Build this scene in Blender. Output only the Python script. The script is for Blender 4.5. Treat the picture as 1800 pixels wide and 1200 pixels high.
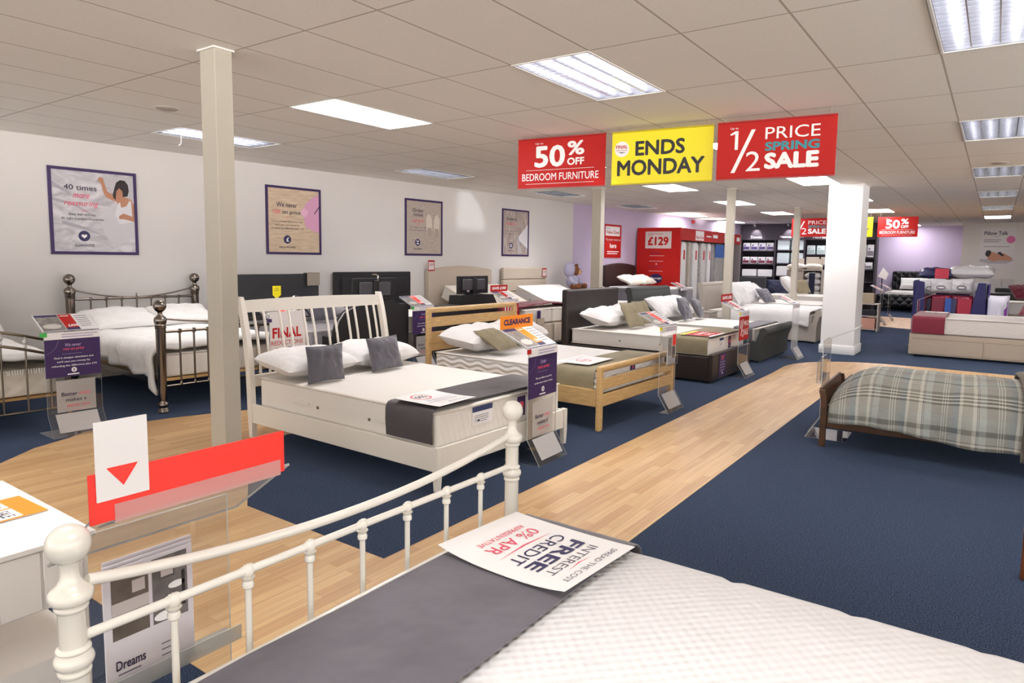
import bpy, bmesh, math, random
from mathutils import Matrix, Vector, noise
random.seed(7)
PI = math.pi
sc = bpy.context.scene
for o in list(bpy.data.objects): bpy.data.objects.remove(o)
COL = sc.collection

# ------------------------------------------------------------------ camera, world, exposure
CEIL = 2.813
cam_d = bpy.data.cameras.new('camera'); cam = bpy.data.objects.new('camera', cam_d); COL.objects.link(cam)
sc.camera = cam
pan, tilt, roll = 0.610530, 0.0977296, 0.0149111
cp, sp, ct, st = math.cos(pan), math.sin(pan), math.cos(tilt), math.sin(tilt)
fw = Vector((-sp*ct, cp*ct, -st)); r0 = Vector((cp, sp, 0)); u0 = r0.cross(fw)
rt = math.cos(roll)*r0 + math.sin(roll)*u0; up = -math.sin(roll)*r0 + math.cos(roll)*u0
cam.matrix_world = Matrix(((rt.x, up.x, -fw.x, 0), (rt.y, up.y, -fw.y, 0), (rt.z, up.z, -fw.z, 1.52), (0, 0, 0, 1)))
cam_d.sensor_width = 36; cam_d.lens = 1185.65/1800*36; cam_d.clip_start = 0.02; cam_d.clip_end = 200
cam_d.shift_x = -(917.1-900)/1800; cam_d.shift_y = (570.0-600)/1800

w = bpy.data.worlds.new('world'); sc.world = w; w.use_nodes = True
# outdoors: pale sky above, extra brightness added below the horizon to light the ceiling; it reaches the room only through the added shop windows
DAYLIGHT = 4.0; LOWER_FILL = 15.0
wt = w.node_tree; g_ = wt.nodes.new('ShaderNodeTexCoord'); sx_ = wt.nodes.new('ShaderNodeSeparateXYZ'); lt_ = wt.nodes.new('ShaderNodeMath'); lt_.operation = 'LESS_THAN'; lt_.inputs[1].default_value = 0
mx_ = wt.nodes.new('ShaderNodeMixRGB'); mx_.inputs[1].default_value = (.92*DAYLIGHT, .96*DAYLIGHT, DAYLIGHT, 1); mx_.inputs[2].default_value = (LOWER_FILL*.97, .955*LOWER_FILL, .94*LOWER_FILL, 1)
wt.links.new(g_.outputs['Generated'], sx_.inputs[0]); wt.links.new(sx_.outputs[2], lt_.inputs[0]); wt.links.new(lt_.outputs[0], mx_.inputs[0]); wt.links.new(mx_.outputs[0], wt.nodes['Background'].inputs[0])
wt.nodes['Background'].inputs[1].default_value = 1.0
sc.view_settings.view_transform = 'Standard'; sc.view_settings.look = 'None'
sc.view_settings.exposure = EXPOSURE = 0.0; sc.view_settings.gamma = 1
sc.view_settings.use_curve_mapping = False
cy = sc.cycles
cy.use_denoising = True; cy.max_bounces = 8; cy.diffuse_bounces = 5; cy.glossy_bounces = 3
cy.transmission_bounces = 4; cy.transparent_max_bounces = 24; cy.sample_clamp_indirect = 6
cy.caustics_reflective = False; cy.caustics_refractive = False
PANEL_EMIT = 19.0      # lit ceiling panels
LOUVRE_WATT = 25.0     # tubes behind the louvres

# ------------------------------------------------------------------ materials
def lin(h):
    c = [int(h[i:i+2], 16)/255 for i in (0, 2, 4)]
    return tuple((x/12.92 if x <= .04045 else ((x+.055)/1.055)**2.4) for x in c) + (1,)
MATS = {}
class NT:
    def __init__(s, name):
        s.m = bpy.data.materials.new(name); s.m.use_nodes = True; s.t = s.m.node_tree
        s.b = s.t.nodes['Principled BSDF']; s.out = s.t.nodes['Material Output']
    def n(s, typ, **kw):
        nd = s.t.nodes.new('ShaderNode'+typ)
        for k, v in kw.items():
            if k.startswith('i_'): 
                kk = k[2:]; nd.inputs[int(kk) if kk.isdigit() else kk].default_value = v
            else: setattr(nd, k, v)
        return nd
    def l(s, a, ao, b, bi): s.t.links.new(a.outputs[ao], b.inputs[bi])
    def math(s, op, a, b=None, c=None):
        nd = s.n('Math', operation=op)
        for i, v in enumerate((a, b, c)):
            if v is None: continue
            if isinstance(v, (int, float)): nd.inputs[i].default_value = v
            else: s.t.links.new(v, nd.inputs[i])
        return nd.outputs[0]
    def ramp(s, fac, stops, const=False):
        r = s.n('ValToRGB'); e = r.color_ramp
        if const: e.interpolation = 'CONSTANT'
        while len(e.elements) < len(stops): e.elements.new(0.5)
        for el, (p, c) in zip(e.elements, stops):
            el.position = p; el.color = lin(c) if isinstance(c, str) else (c, c, c, 1)
        s.t.links.new(fac, r.inputs[0]); return r.outputs[0]
def mat(key, hexc=None, rough=.6, metal=0., bump=None, var=None, spec=None, coat=0, sheen=0):
    if key in MATS: return MATS[key]
    N = NT(key); b = N.b
    b.inputs['Base Color'].default_value = lin(hexc); b.inputs['Roughness'].default_value = rough
    b.inputs['Metallic'].default_value = metal
    if spec is not None: b.inputs['Specular IOR Level'].default_value = spec
    if coat: b.inputs['Coat Weight'].default_value = coat; b.inputs['Coat Roughness'].default_value = .1
    if sheen: b.inputs['Sheen Weight'].default_value = sheen
    if bump or var: tc = N.n('TexCoord')
    if var:
        nz = N.n('TexNoise', i_Scale=var[0], i_Detail=3.0); N.l(tc, 'Object', nz, 'Vector')
        mx = N.n('MixRGB', blend_type='MULTIPLY', i_0=1.0); mx.inputs[1].default_value = lin(hexc)
        cr = N.ramp(nz.outputs[0], [(.3, 1-var[1]), (.7, 1.0)]); N.t.links.new(cr, mx.inputs[2])
        N.l(mx, 0, b, 'Base Color')
    if bump:
        nb = N.n('TexNoise', i_Scale=bump[0], i_Detail=2.0); N.l(tc, 'Object', nb, 'Vector')
        bp = N.n('Bump', i_Strength=bump[1], i_Distance=.01 if len(bump) < 3 else bump[2]); N.l(nb, 0, bp, 'Height'); N.l(bp, 0, b, 'Normal')
    MATS[key] = N.m; return N.m
def emit(key, hexc, strength):
    if key in MATS: return MATS[key]
    N = NT(key); N.b.inputs['Base Color'].default_value = lin('ffffff')
    N.b.inputs['Emission Color'].default_value = lin(hexc); N.b.inputs['Emission Strength'].default_value = strength
    MATS[key] = N.m; return N.m
def acrylic(key, tint=.95, base=.05, rough=.03):
    N = NT(key); t = N.t; t.nodes.remove(N.b)
    tr = N.n('BsdfTransparent'); tr.inputs[0].default_value = (tint, tint, tint*1.0, 1)
    gl = N.n('BsdfGlossy', i_Roughness=rough); gl.inputs[0].default_value = (1, 1, 1, 1)
    fr = N.n('Fresnel', i_IOR=1.45); ge = N.n('NewGeometry'); f = N.math('MULTIPLY', N.math('ADD', fr.outputs[0], base-.035), N.math('SUBTRACT', 1., ge.outputs['Backfacing']))
    mx = N.n('MixShader'); t.links.new(f, mx.inputs[0]); N.l(tr, 0, mx, 1); N.l(gl, 0, mx, 2)
    N.l(mx, 0, N.out, 0); MATS[key] = N.m; return N.m

def frosted(key, hexc, cover, rough=.3):
    N = NT(key); t = N.t; t.nodes.remove(N.b); tr = N.n('BsdfTransparent'); df = N.n('BsdfDiffuse'); df.inputs[0].default_value = lin(hexc)
    gl = N.n('BsdfGlossy', i_Roughness=rough); m1 = N.n('MixShader', i_0=.12); N.l(df, 0, m1, 1); N.l(gl, 0, m1, 2)
    mx = N.n('MixShader', i_0=cover); N.l(tr, 0, mx, 1); N.l(m1, 0, mx, 2); N.l(mx, 0, N.out, 0); MATS[key] = N.m; return N.m
def tex_bump(key, hexc, rough, fn, strength, dist, sheen=0, coord='Object'):
    """material whose relief is fn(N, x, y, z) -> socket"""
    if key in MATS: return MATS[key]
    N = NT(key); N.b.inputs['Base Color'].default_value = lin(hexc); N.b.inputs['Roughness'].default_value = rough
    N.b.inputs['Sheen Weight'].default_value = sheen
    tc = N.n('TexCoord'); sx = N.n('SeparateXYZ'); N.l(tc, coord, sx, 0)
    h = fn(N, sx.outputs[0], sx.outputs[1], sx.outputs[2])
    bp = N.n('Bump', i_Strength=strength, i_Distance=dist); N.t.links.new(h, bp.inputs['Height']); N.l(bp, 0, N.b, 'Normal')
    MATS[key] = N.m; return N.m

WHITE = mat('white_print', 'f2efee', .5)
RED = mat('sale_red', 'b51a15', .55, spec=.25); ORANGE = mat('orange_print', 'f08a1c', .45); YELLOW = mat('yellow_print', 'f0e000', .45)
PURPLE = mat('purple_print', '3a2656', .45, spec=.3); BLACK = mat('black_print', '17151a', .5); GREY_INK = mat('grey_ink', '6b6672', .6)
PINK = mat('pink_print', 'e4506a', .5); TEAL = mat('teal_print', '2f8791', .5); NAVYP = mat('navy_print', '241f52', .5)
LILAC_INK = mat('lilac_ink', 'a99cc0', .5); SKIN = mat('skin_print', 'b57f62', .6); HAIR = mat('hair_print', '231a1c', .6)
PHOTO = mat('room_photo', '9a948f', .5, var=(18, .55)); CARDW = mat('card_white', 'e3dfde', .4, spec=.4)
RED2 = mat('bright_red_board', 'ee2f22', .4); ACR = acrylic('clear_acrylic', .93, .09); EDGE = mat('acrylic_edge', 'c9cccb', .15, spec=.7)
WMETAL = mat('ivory_paint', 'e2ddd3', .22, coat=.6); WWOOD = mat('white_lacquer', 'eae4da', .35)
NICKEL = mat('black_nickel', '857b73', .17, metal=1.); ANTIQUE = mat('antique_nickel', '8f8474', .28, metal=1.)
LINEN = mat('white_linen', 'e8e5e3', .85, bump=(9, .35, .03), sheen=.2); CUSHG = mat('slate_cushion', '595760', .8, bump=(220, .25), sheen=.4)
TAUPE = mat('taupe_fabric', '94896f', .8, bump=(40, .15), var=(6, .2)); SLATE_RUN = mat('slate_suede', '5b5660', .75, bump=(7, .3, .02), var=(5, .25), sheen=.3)
GREYRUN = mat('dark_runner', '605c63', .55, bump=(6, .3, .02), var=(4, .2)); BURG = mat('burgundy_fabric', '7a1730', .7, bump=(60, .15), sheen=.3)
DKLEATHER = mat('brown_leather', '2b2321', .4, bump=(90, .12)); CHAR = mat('charcoal_weave', '45464a', .9, bump=(260, .35), var=(160, .3))
GREEN_CHAR = mat('grey_green_weave', '444645', .9, bump=(260, .35), var=(160, .3))
CREAMFAB = mat('cream_weave', 'cdbfae', .9, bump=(240, .3), var=(140, .14)); STONEFAB = mat('stone_weave', 'b7ada2', .9, bump=(240, .3), var=(140, .18))
BLKPLASTIC = mat('black_plastic', '17171a', .35); BLKPANEL = mat('black_panel', '1b1a1c', .5, var=(60, .25)); BLKLEATHER = mat('black_leather', '18171b', .35, bump=(60, .1))
WALNUT = mat('walnut_wood', '5b3a20', .4, var=(14, .4)); BROWNLEATHER2 = mat('chocolate_leather', '32201d', .5, bump=(90, .1))
PAINT = mat('column_paint', 'b8b1a3', .5, var=(3, .06)); WALLP = mat('wall_paint', 'dcd7d4', .75, var=(1.2, .03)); LILAC = mat('lilac_wall_paint', 'c8b8d2', .75)
PILLARP = mat('pillar_paint', 'f6f5f5', .6); NAVYBOARD = mat('navy_card', '262357', .5); GREYPAD = mat('grey_mattress_side', '8e8b90', .8)

def oak_mat(key, c1, c2, scale=1.0):
    N = NT(key); tc = N.n('TexCoord'); mp = N.n('Mapping'); mp.inputs['Scale'].default_value = (3*scale, 3*scale, 22*scale)
    N.l(tc, 'Object', mp, 0); nz = N.n('TexNoise', i_Scale=3.0, i_Detail=5.0); N.l(mp, 0, nz, 0)
    N.t.links.new(N.ramp(nz.outputs[0], [(.3, c1), (.7, c2)]), N.b.inputs['Base Color']); N.b.inputs['Roughness'].default_value = .4
    MATS[key] = N.m; return N.m
OAK = oak_mat('light_oak', 'bd9862', 'd6b47e')

def side_weave(key, hexc):
    return tex_bump(key, hexc, .75, lambda N, x, y, z: N.math('ADD', N.math('SINE', N.math('MULTIPLY', N.math('ADD', x, y), 160.0)), N.math('MULTIPLY', N.math('SINE', N.math('MULTIPLY', z, 400.)), .4)), .25, .004)
MATTW = tex_bump('ivory_mattress', 'e6e1da', .75, lambda N, x, y, z: N.math('SINE', N.math('MULTIPLY', N.math('ADD', x, N.math('MULTIPLY', z, .3)), 120.)), .2, .004)
WAFFLE = tex_bump('waffle_mattress', 'd9d6d6', .8, lambda N, x, y, z: N.math('MULTIPLY', N.math('SINE', N.math('MULTIPLY', x, 170.)), N.math('SINE', N.math('MULTIPLY', y, 170.))), .3, .006)
def wavef(N, x, y, z):
    s = N.math('SINE', N.math('MULTIPLY', N.math('ADD', x, y), 26.))
    return N.math('SINE', N.math('ADD', N.math('MULTIPLY', z, 120.), N.math('MULTIPLY', s, 1.6)))
WAVYM = tex_bump('wavy_quilted_mattress', 'e6e3e0', .75, wavef, .6, .006)
PIPING = mat('mattress_piping', 'cfc5b7', .7)

# carpet, planks, ceiling
N = NT('navy_carpet'); tc = N.n('TexCoord')
nz = N.n('TexNoise', i_Scale=170.0, i_Detail=3.0); N.l(tc, 'Object', nz, 'Vector')
N.t.links.new(N.ramp(nz.outputs[0], [(.3, '0d1522'), (.5, '212a3d'), (.72, '4d586c')]), N.b.inputs['Base Color'])
N.b.inputs['Roughness'].default_value = .95; N.b.inputs['Specular IOR Level'].default_value = .1
N.b.inputs['Sheen Weight'].default_value = .28; N.b.inputs['Sheen Roughness'].default_value = .45; N.b.inputs['Sheen Tint'].default_value = lin('7d93b8')
bp = N.n('Bump', i_Strength=.4, i_Distance=.005); N.l(nz, 0, bp, 'Height'); N.l(bp, 0, N.b, 'Normal'); CARPET = N.m
N = NT('oak_vinyl_planks'); tc = N.n('TexCoord'); mp = N.n('Mapping'); mp.inputs['Rotation'].default_value = (0, 0, PI/2); N.l(tc, 'Object', mp, 0)
br = N.n('TexBrick', i_Scale=1.0, offset=.37, i_6=.15)
br.inputs['Brick Width'].default_value = .62; br.inputs['Row Height'].default_value = .062; br.inputs['Mortar Size'].default_value = .0008
br.inputs['Color1'].default_value = lin('b58d60'); br.inputs['Color2'].default_value = lin('c9a677'); br.inputs['Mortar'].default_value = lin('8f6c45'); N.l(mp, 0, br, 'Vector')
mp2 = N.n('Mapping'); mp2.inputs['Scale'].default_value = (2.2, 60, 1); N.l(mp, 0, mp2, 0)
nz = N.n('TexNoise', i_Scale=1.0, i_Detail=5.0); N.l(mp2, 0, nz, 'Vector')
mx = N.n('MixRGB', blend_type='MULTIPLY', i_0=.8); N.l(br, 0, mx, 1); N.t.links.new(N.ramp(nz.outputs[0], [(.25, .72), (.7, 1.08)]), mx.inputs[2])
N.l(mx, 0, N.b, 'Base Color'); N.b.inputs['Roughness'].default_value = .42; PLANKS = N.m
N = NT('ceiling_tiles'); tc = N.n('TexCoord'); sx = N.n('SeparateXYZ'); N.l(tc, 'Object', sx, 0)
nz = N.n('TexNoise', i_Scale=130.0, i_Detail=4.0); N.l(tc, 'Object', nz, 'Vector')
def gridline(sock, per, wd):
    f = N.math('ABSOLUTE', N.math('SUBTRACT', N.math('FRACT', N.math('DIVIDE', sock, per)), .5))
    return N.math('LESS_THAN', N.math('SUBTRACT', .5, f), wd/per)
gx = gridline(sx.outputs[0], .6, .0065); gy = gridline(sx.outputs[1], 1.2, .0065); g = N.math('MAXIMUM', gx, gy)
base = N.ramp(nz.outputs[0], [(.3, 'e6e0d8'), (.65, 'f4efe8')])
mx = N.n('MixRGB'); N.t.links.new(g, mx.inputs[0]); N.t.links.new(base, mx.inputs[1]); mx.inputs[2].default_value = lin('b5aca0')
N.l(mx, 0, N.b, 'Base Color'); N.b.inputs['Roughness'].default_value = .9; TILES = N.m
# plaid duvet
N = NT('plaid_cotton'); uv = N.n('UVMap'); sx = N.n('SeparateXYZ'); N.l(uv, 0, sx, 0)
fu = N.math('FRACT', N.math('MULTIPLY', sx.outputs[1], 1/.35)); fv = N.math('FRACT', N.math('MULTIPLY', sx.outputs[0], 1/.46))
W_, G_, B_, T_ = 'c2beb2', '74726c', '68727a', '57524b'
r1 = N.ramp(fu, [(0, G_), (.2, W_), (.215, G_), (.25, W_), (.265, G_), (.30, W_), (.315, G_), (.4, B_), (.52, W_), (.58, '8f8b80'), (.76, W_), (.83, T_), (.845, '9b9f9c'), (.86, T_), (.875, '9b9f9c')], True)
r2 = N.ramp(fv, [(0, 'a5aaa4'), (.16, '60635f'), (.24, 'a9aca4'), (.36, '727069'), (.38, 'c6c3b8'), (.42, '727069'), (.44, 'a3a29a'), (.6, '74726b'), (.66, 'c6c3b8'), (.69, '4e4a44'), (.72, 'c6c3b8'), (.75, '4e4a44'), (.78, 'c6c3b8'), (.81, '4e4a44'), (.84, 'a3a29a')], True)
mx = N.n('MixRGB', i_0=.5); N.t.links.new(r1, mx.inputs[1]); N.t.links.new(r2, mx.inputs[2]); N.l(mx, 0, N.b, 'Base Color')
N.b.inputs['Roughness'].default_value = .9; tc = N.n('TexCoord'); nz = N.n('TexNoise', i_Scale=12.0, i_Detail=2.0); N.l(tc, 'Object', nz, 'Vector')
bp = N.n('Bump', i_Strength=.35, i_Distance=.03); N.l(nz, 0, bp, 'Height'); N.l(bp, 0, N.b, 'Normal'); PLAID = N.m
N = NT('striped_throw'); tc = N.n('TexCoord'); wv = N.n('TexWave', i_Scale=14.0, i_Distortion=3.0); N.l(tc, 'Object', wv, 'Vector')
N.t.links.new(N.ramp(wv.outputs[0], [(.3, '5d564e'), (.8, '857d72')]), N.b.inputs['Base Color']); N.b.inputs['Roughness'].default_value = .95; THROWG = N.m
def photo_mat(key, c1, c2, scale, stretch=(1, 1, 1), dist=0.):
    N = NT(key); tc = N.n('TexCoord'); mp = N.n('Mapping'); mp.inputs['Scale'].default_value = stretch; N.l(tc, 'Object', mp, 0)
    nz = N.n('TexNoise', i_Scale=scale, i_Detail=6.0, i_Distortion=dist); N.l(mp, 0, nz, 'Vector')
    N.t.links.new(N.ramp(nz.outputs[0], [(.32, c1), (.68, c2)]), N.b.inputs['Base Color']); N.b.inputs['Roughness'].default_value = .4
    MATS[key] = N.m; return N.m
SHEETS = photo_mat('poster_rumpled_sheets', 'a29ca4', 'd6d1d5', 3.2, (1, 1, 2.2), 1.6)
PWOOD = photo_mat('poster_wood', 'c0a78c', 'd9c2a6', 5., (1, 1, 7), .6); PCARPET = photo_mat('poster_carpet', '9c8e84', 'c2b5aa', 60.)
PGREYWOOD = photo_mat('poster_grey_wood', '8d7f78', 'bcaea6', 5., (1, 6, 1), .4)

# ------------------------------------------------------------------ mesh helpers
GLY = {}; NCOPY = {}
def glyphs(s, bold=0., shear=0., space=1.):
    k = (s, bold, shear, space)
    if k in GLY: return GLY[k]
    c = bpy.data.curves.new('t', 'FONT'); c.body = s; c.size = 1; c.resolution_u = 3; c.shear = shear; c.space_character = space
    o = bpy.data.objects.new('t', c); me = bpy.data.meshes.new_from_object(o)
    vs = [(v.co.x, v.co.y) for v in me.vertices]; fs = [tuple(p.vertices) for p in me.polygons]
    bpy.data.objects.remove(o); bpy.data.curves.remove(c); bpy.data.meshes.remove(me)
    if bold and vs:   # heavier weight: the same letters again, a hair to each side
        v0, f0, n0 = list(vs), list(fs), len(vs); vs, fs = [], []
        for dx, dy in ((-1, 0), (1, 0), (0, -1), (0, 1), (-.7, -.7), (.7, .7), (-.7, .7), (.7, -.7)):
            o_ = len(vs); vs += [(a+dx*bold, b+dy*bold) for a, b in v0]; fs += [tuple(i+o_ for i in f) for f in f0]
        NCOPY[k] = n0
    if not vs: vs = [(0, 0), (1, 0), (0, 1)]; fs = []
    x0 = min(v[0] for v in vs); x1 = max(v[0] for v in vs); y0 = min(v[1] for v in vs); y1 = max(v[1] for v in vs)
    GLY[k] = ([((a-x0)/max(x1-x0, 1e-6), (b-y0)/max(y1-y0, 1e-6)) for a, b in vs], fs, (x1-x0)/max(y1-y0, 1e-6)); return GLY[k]

class Fr:
    """flat printed sheet: O bottom-left corner, U to the right, V up (full width and height vectors)"""
    def __init__(s, O, U, V):
        s.O, s.U, s.V = Vector(O), Vector(U), Vector(V); s.n = s.U.cross(s.V).normalized()
        s.w, s.h = s.U.length, s.V.length
    def p(s, u, v, lift=0.): return s.O + s.U*u + s.V*v + s.n*lift

class MB:
    def __init__(s, M=None): s.v = []; s.f = []; s.mi = []; s.sm = []; s.uv = {}; s.mats = []; s.M = M
    def idx(s, m):
        if m is None: return 0
        if m not in s.mats: s.mats.append(m)
        return s.mats.index(m)
    def add(s, vs, fs, sm=False, m=None, mis=None):
        o = len(s.v)
        for p in vs:
            p = Vector(p); s.v.append(s.M @ p if s.M else p)
        i = s.idx(m)
        for k, f in enumerate(fs):
            s.f.append(tuple(a+o for a in f)); s.sm.append(sm); s.mi.append(mis[k] if mis else i)
        return s
    def box(s, x0, x1, y0, y1, z0, z1, m=None):
        vs = [(x, y, z) for x in (x0, x1) for y in (y0, y1) for z in (z0, z1)]
        return s.add(vs, [(0, 1, 3, 2), (4, 6, 7, 5), (0, 4, 5, 1), (2, 3, 7, 6), (0, 2, 6, 4), (1, 5, 7, 3)], False, m)
    def rbox(s, x0, x1, y0, y1, z0, z1, r=.01, seg=2, m=None, sm=True, only=None):
        bm = bmesh.new(); bmesh.ops.create_cube(bm, size=1)
        for v in bm.verts: v.co = Vector((x0+(x1-x0)*(v.co.x+.5), y0+(y1-y0)*(v.co.y+.5), z0+(z1-z0)*(v.co.z+.5)))
        r = min(r, .49*min(x1-x0, y1-y0, z1-z0))
        ed = bm.edges[:]
        if only == 'z': ed = [e for e in ed if abs(e.verts[0].co.z-e.verts[1].co.z) > 1e-6]
        if only == 'y': ed = [e for e in ed if abs(e.verts[0].co.y-e.verts[1].co.y) > 1e-6]
        if only == 'x': ed = [e for e in ed if abs(e.verts[0].co.x-e.verts[1].co.x) > 1e-6]
        bmesh.ops.bevel(bm, geom=ed, offset=r, segments=seg, profile=.5, affect='EDGES')
        bm.verts.index_update(); s.add([v.co.copy() for v in bm.verts], [tuple(v.index for v in f.verts) for f in bm.faces], sm, m); bm.free(); return s
    def tube(s, pts, r, n=10, m=None, closed=False, radii=None):
        P = [Vector(p) for p in pts]; L = len(P); vs = []; fs = []
        t0 = (P[1]-P[0]).normalized(); a = Vector((0, 0, 1)) if abs(t0.z) < .9 else Vector((1, 0, 0)); nrm = t0.cross(a).normalized()
        for i in range(L):
            if closed: t = (P[(i+1) % L]-P[i-1]).normalized()
            else: t = (P[min(i+1, L-1)]-P[max(i-1, 0)]).normalized()
            nrm = (nrm - t*nrm.dot(t)).normalized(); b = t.cross(nrm); rr = radii[i] if radii else r
            for k in range(n):
                an = 2*PI*k/n; vs.append(P[i]+nrm*math.cos(an)*rr+b*math.sin(an)*rr)
        for i in range(L if closed else L-1):
            j = (i+1) % L
            for k in range(n): fs.append((i*n+k, i*n+(k+1) % n, j*n+(k+1) % n, j*n+k))
        if not closed: fs.append(tuple(range(n-1, -1, -1))); fs.append(tuple((L-1)*n+k for k in range(n)))
        return s.add(vs, fs, True, m)
    def lathe(s, prof, c, n=20, m=None):
        vs = []; fs = []
        for r, z in prof:
            for k in range(n): vs.append((c[0]+r*math.cos(2*PI*k/n), c[1]+r*math.sin(2*PI*k/n), c[2]+z))
        for i in range(len(prof)-1):
            for k in range(n): fs.append((i*n+k, i*n+(k+1) % n, (i+1)*n+(k+1) % n, (i+1)*n+k))
        fs.append(tuple(range(n-1, -1, -1))); fs.append(tuple((len(prof)-1)*n+k for k in range(n)))
        return s.add(vs, fs, True, m)
    def sphere(s, c, r, m=None, n=16, sq=(1, 1, 1)):
        vs = []; fs = []; h = n//2
        for i in range(h+1):
            ph = PI*i/h
            for k in range(n): vs.append((c[0]+r*sq[0]*math.sin(ph)*math.cos(2*PI*k/n), c[1]+r*sq[1]*math.sin(ph)*math.sin(2*PI*k/n), c[2]-r*sq[2]*math.cos(ph)))
        for i in range(h):
            for k in range(n): fs.append((i*n+k, i*n+(k+1) % n, (i+1)*n+(k+1) % n, (i+1)*n+k))
        return s.add(vs, fs, True, m)
    def prism(s, pts, d, m=None, sm=False):
        """outline pts (3-D, planar) pushed along vector d"""
        d = Vector(d); n = len(pts); vs = [Vector(p) for p in pts]+[Vector(p)+d for p in pts]
        fs = [tuple(range(n-1, -1, -1)), tuple(range(n, 2*n))]+[(i, (i+1) % n, n+(i+1) % n, n+i) for i in range(n)]
        return s.add(vs, fs, sm, m)
    def strip(s, path, w0, w1, t, ax, m=None, me=None, sm=False):
        """bent sheet: path = [(a, z)] extruded from w0 to w1 along ax ('x': path in y,z; 'y': path in x,z)"""
        P = [Vector((a, b)) for a, b in path]; n = len(P); off = []
        for i in range(n):
            d1 = (P[i]-P[i-1]).normalized() if i else (P[1]-P[0]).normalized(); d2 = (P[i+1]-P[i]).normalized() if i < n-1 else d1
            b = Vector((-(d1+d2).y, (d1+d2).x)).normalized(); k = max(.5, b.dot(Vector((-d1.y, d1.x)))); off.append(P[i]+b*t/k)
        def pt(p, wv): return (wv, p.x, p.y) if ax == 'x' else (p.x, wv, p.y)
        vs = [pt(p, wv) for wv in (w0, w1) for p in P]+[pt(p, wv) for wv in (w0, w1) for p in off]
        A, B, C_, D = 0, n, 2*n, 3*n; fs = []; mi = []; i0 = s.idx(m); i1 = s.idx(me) if me else i0
        for i in range(n-1):
            fs += [(A+i, A+i+1, B+i+1, B+i), (C_+i, D+i, D+i+1, C_+i+1), (A+i, C_+i, C_+i+1, A+i+1), (B+i, B+i+1, D+i+1, D+i)]; mi += [i0, i0, i1, i1]
        fs += [(A, B, D, C_), (A+n-1, C_+n-1, D+n-1, B+n-1)]; mi += [i1, i1]
        return s.add(vs, fs, sm, m, mi)
    def grid(s, fn, nu, nv, m=None, closed_u=False, uvs=False):
        vs = []; fs = []; o = len(s.v)
        for j in range(nv+1):
            for i in range(nu+1):
                r = fn(i/nu, j/nv); vs.append(r[:3])
                if uvs: s.uv[o+len(vs)-1] = (r[3], r[4])
        for j in range(nv):
            for i in range(nu): fs.append((j*(nu+1)+i, j*(nu+1)+i+1, (j+1)*(nu+1)+i+1, (j+1)*(nu+1)+i))
        return s.add(vs, fs, True, m)
    # printed marks on a frame
    def rect(s, F, u0, u1, v0, v1, lift, m): return s.add([F.p(u0, v0, lift), F.p(u1, v0, lift), F.p(u1, v1, lift), F.p(u0, v1, lift)], [(0, 1, 2, 3)], False, m)
    def poly(s, F, pts, lift, m): return s.add([F.p(a, b, lift) for a, b in pts], [tuple(range(len(pts)))], False, m)
    def ell(s, F, cu, cv, ru, rv, lift, m, n=24, rot=0.):
        pts = []
        for k in range(n):
            a = 2*PI*k/n; x, y = ru*F.w*math.cos(a), rv*F.h*math.sin(a)
            pts.append((cu+(x*math.cos(rot)-y*math.sin(rot))/F.w, cv+(x*math.sin(rot)+y*math.cos(rot))/F.h))
        return s.poly(F, pts, lift, m)
    def disc(s, F, cu, cv, r, lift, m, n=28): return s.ell(F, cu, cv, r/F.w, r/F.h, lift, m, n)
    def text(s, F, body, u0, u1, v0, v1, lift, m, bold=0., shear=0.):
        vs, fs, asp = glyphs(body, bold, shear); n0 = NCOPY.get((body, bold, shear, 1.), 10**9); return s.add([F.p(u0+(u1-u0)*a, v0+(v1-v0)*b, lift+.00006*(i//n0)) for i, (a, b) in enumerate(vs)], fs, False, m)
    def lines(s, F, u0, u1, v, n, gap, hgt, lift, m):
        """hairline rows of print too small to read"""
        for k in range(n): s.rect(F, u0, u1-(.12*(u1-u0) if k == n-1 else 0), v-k*gap-hgt, v-k*gap, lift, m)
        return s
    def build(s, name, m=None, parent=None, label=None, local=False, kind=None, wn=False, smooth_angle=None):
        me = bpy.data.meshes.new(name)
        V = s.v
        if parent is not None and not local:
            inv = WM[root(parent).name].inverted(); V = [inv @ p for p in V]
        me.from_pydata([tuple(p) for p in V], [], s.f)
        mats = list(s.mats) if s.mats else [m]
        for a in mats: me.materials.append(a)
        me.polygons.foreach_set('material_index', s.mi); me.polygons.foreach_set('use_smooth', s.sm)
        if s.uv:
            L = me.uv_layers.new(name='UVMap')
            for lp in me.loops: L.data[lp.index].uv = s.uv.get(lp.vertex_index, (0, 0))
        me.update()
        o = bpy.data.objects.new(name, me); COL.objects.link(o)
        if parent is not None: o.parent = parent
        if label: o['label'] = label
        if kind: o['kind'] = kind
        if any(s.sm):
            try: me.set_sharp_from_angle(angle=math.radians(smooth_angle or 42))
            except Exception: pass
        if wn: o.modifiers.new('normals', 'WEIGHTED_NORMAL').keep_sharp = True
        WM.setdefault(o.name, Matrix.Identity(4)); return o
WM = {}
def root(o):
    while o.parent: o = o.parent
    return o
def thing(name, label, cat, loc=(0, 0, 0), yaw=0., group=None):
    o = bpy.data.objects.new(name, None); COL.objects.link(o); o.empty_display_size = .1
    o.location = loc; o.rotation_euler = (0, 0, yaw); WM[o.name] = Matrix.Translation(loc) @ Matrix.Rotation(yaw, 4, 'Z')
    o['label'] = label; o['category'] = cat
    if group: o['group'] = group
    return o
def tag(o, label, cat, group=None):
    o['label'] = label; o['category'] = cat
    if group: o['group'] = group
    return o
def struct(mb, name, m=None): return mb.build(name, m, None, kind='structure')
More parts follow.
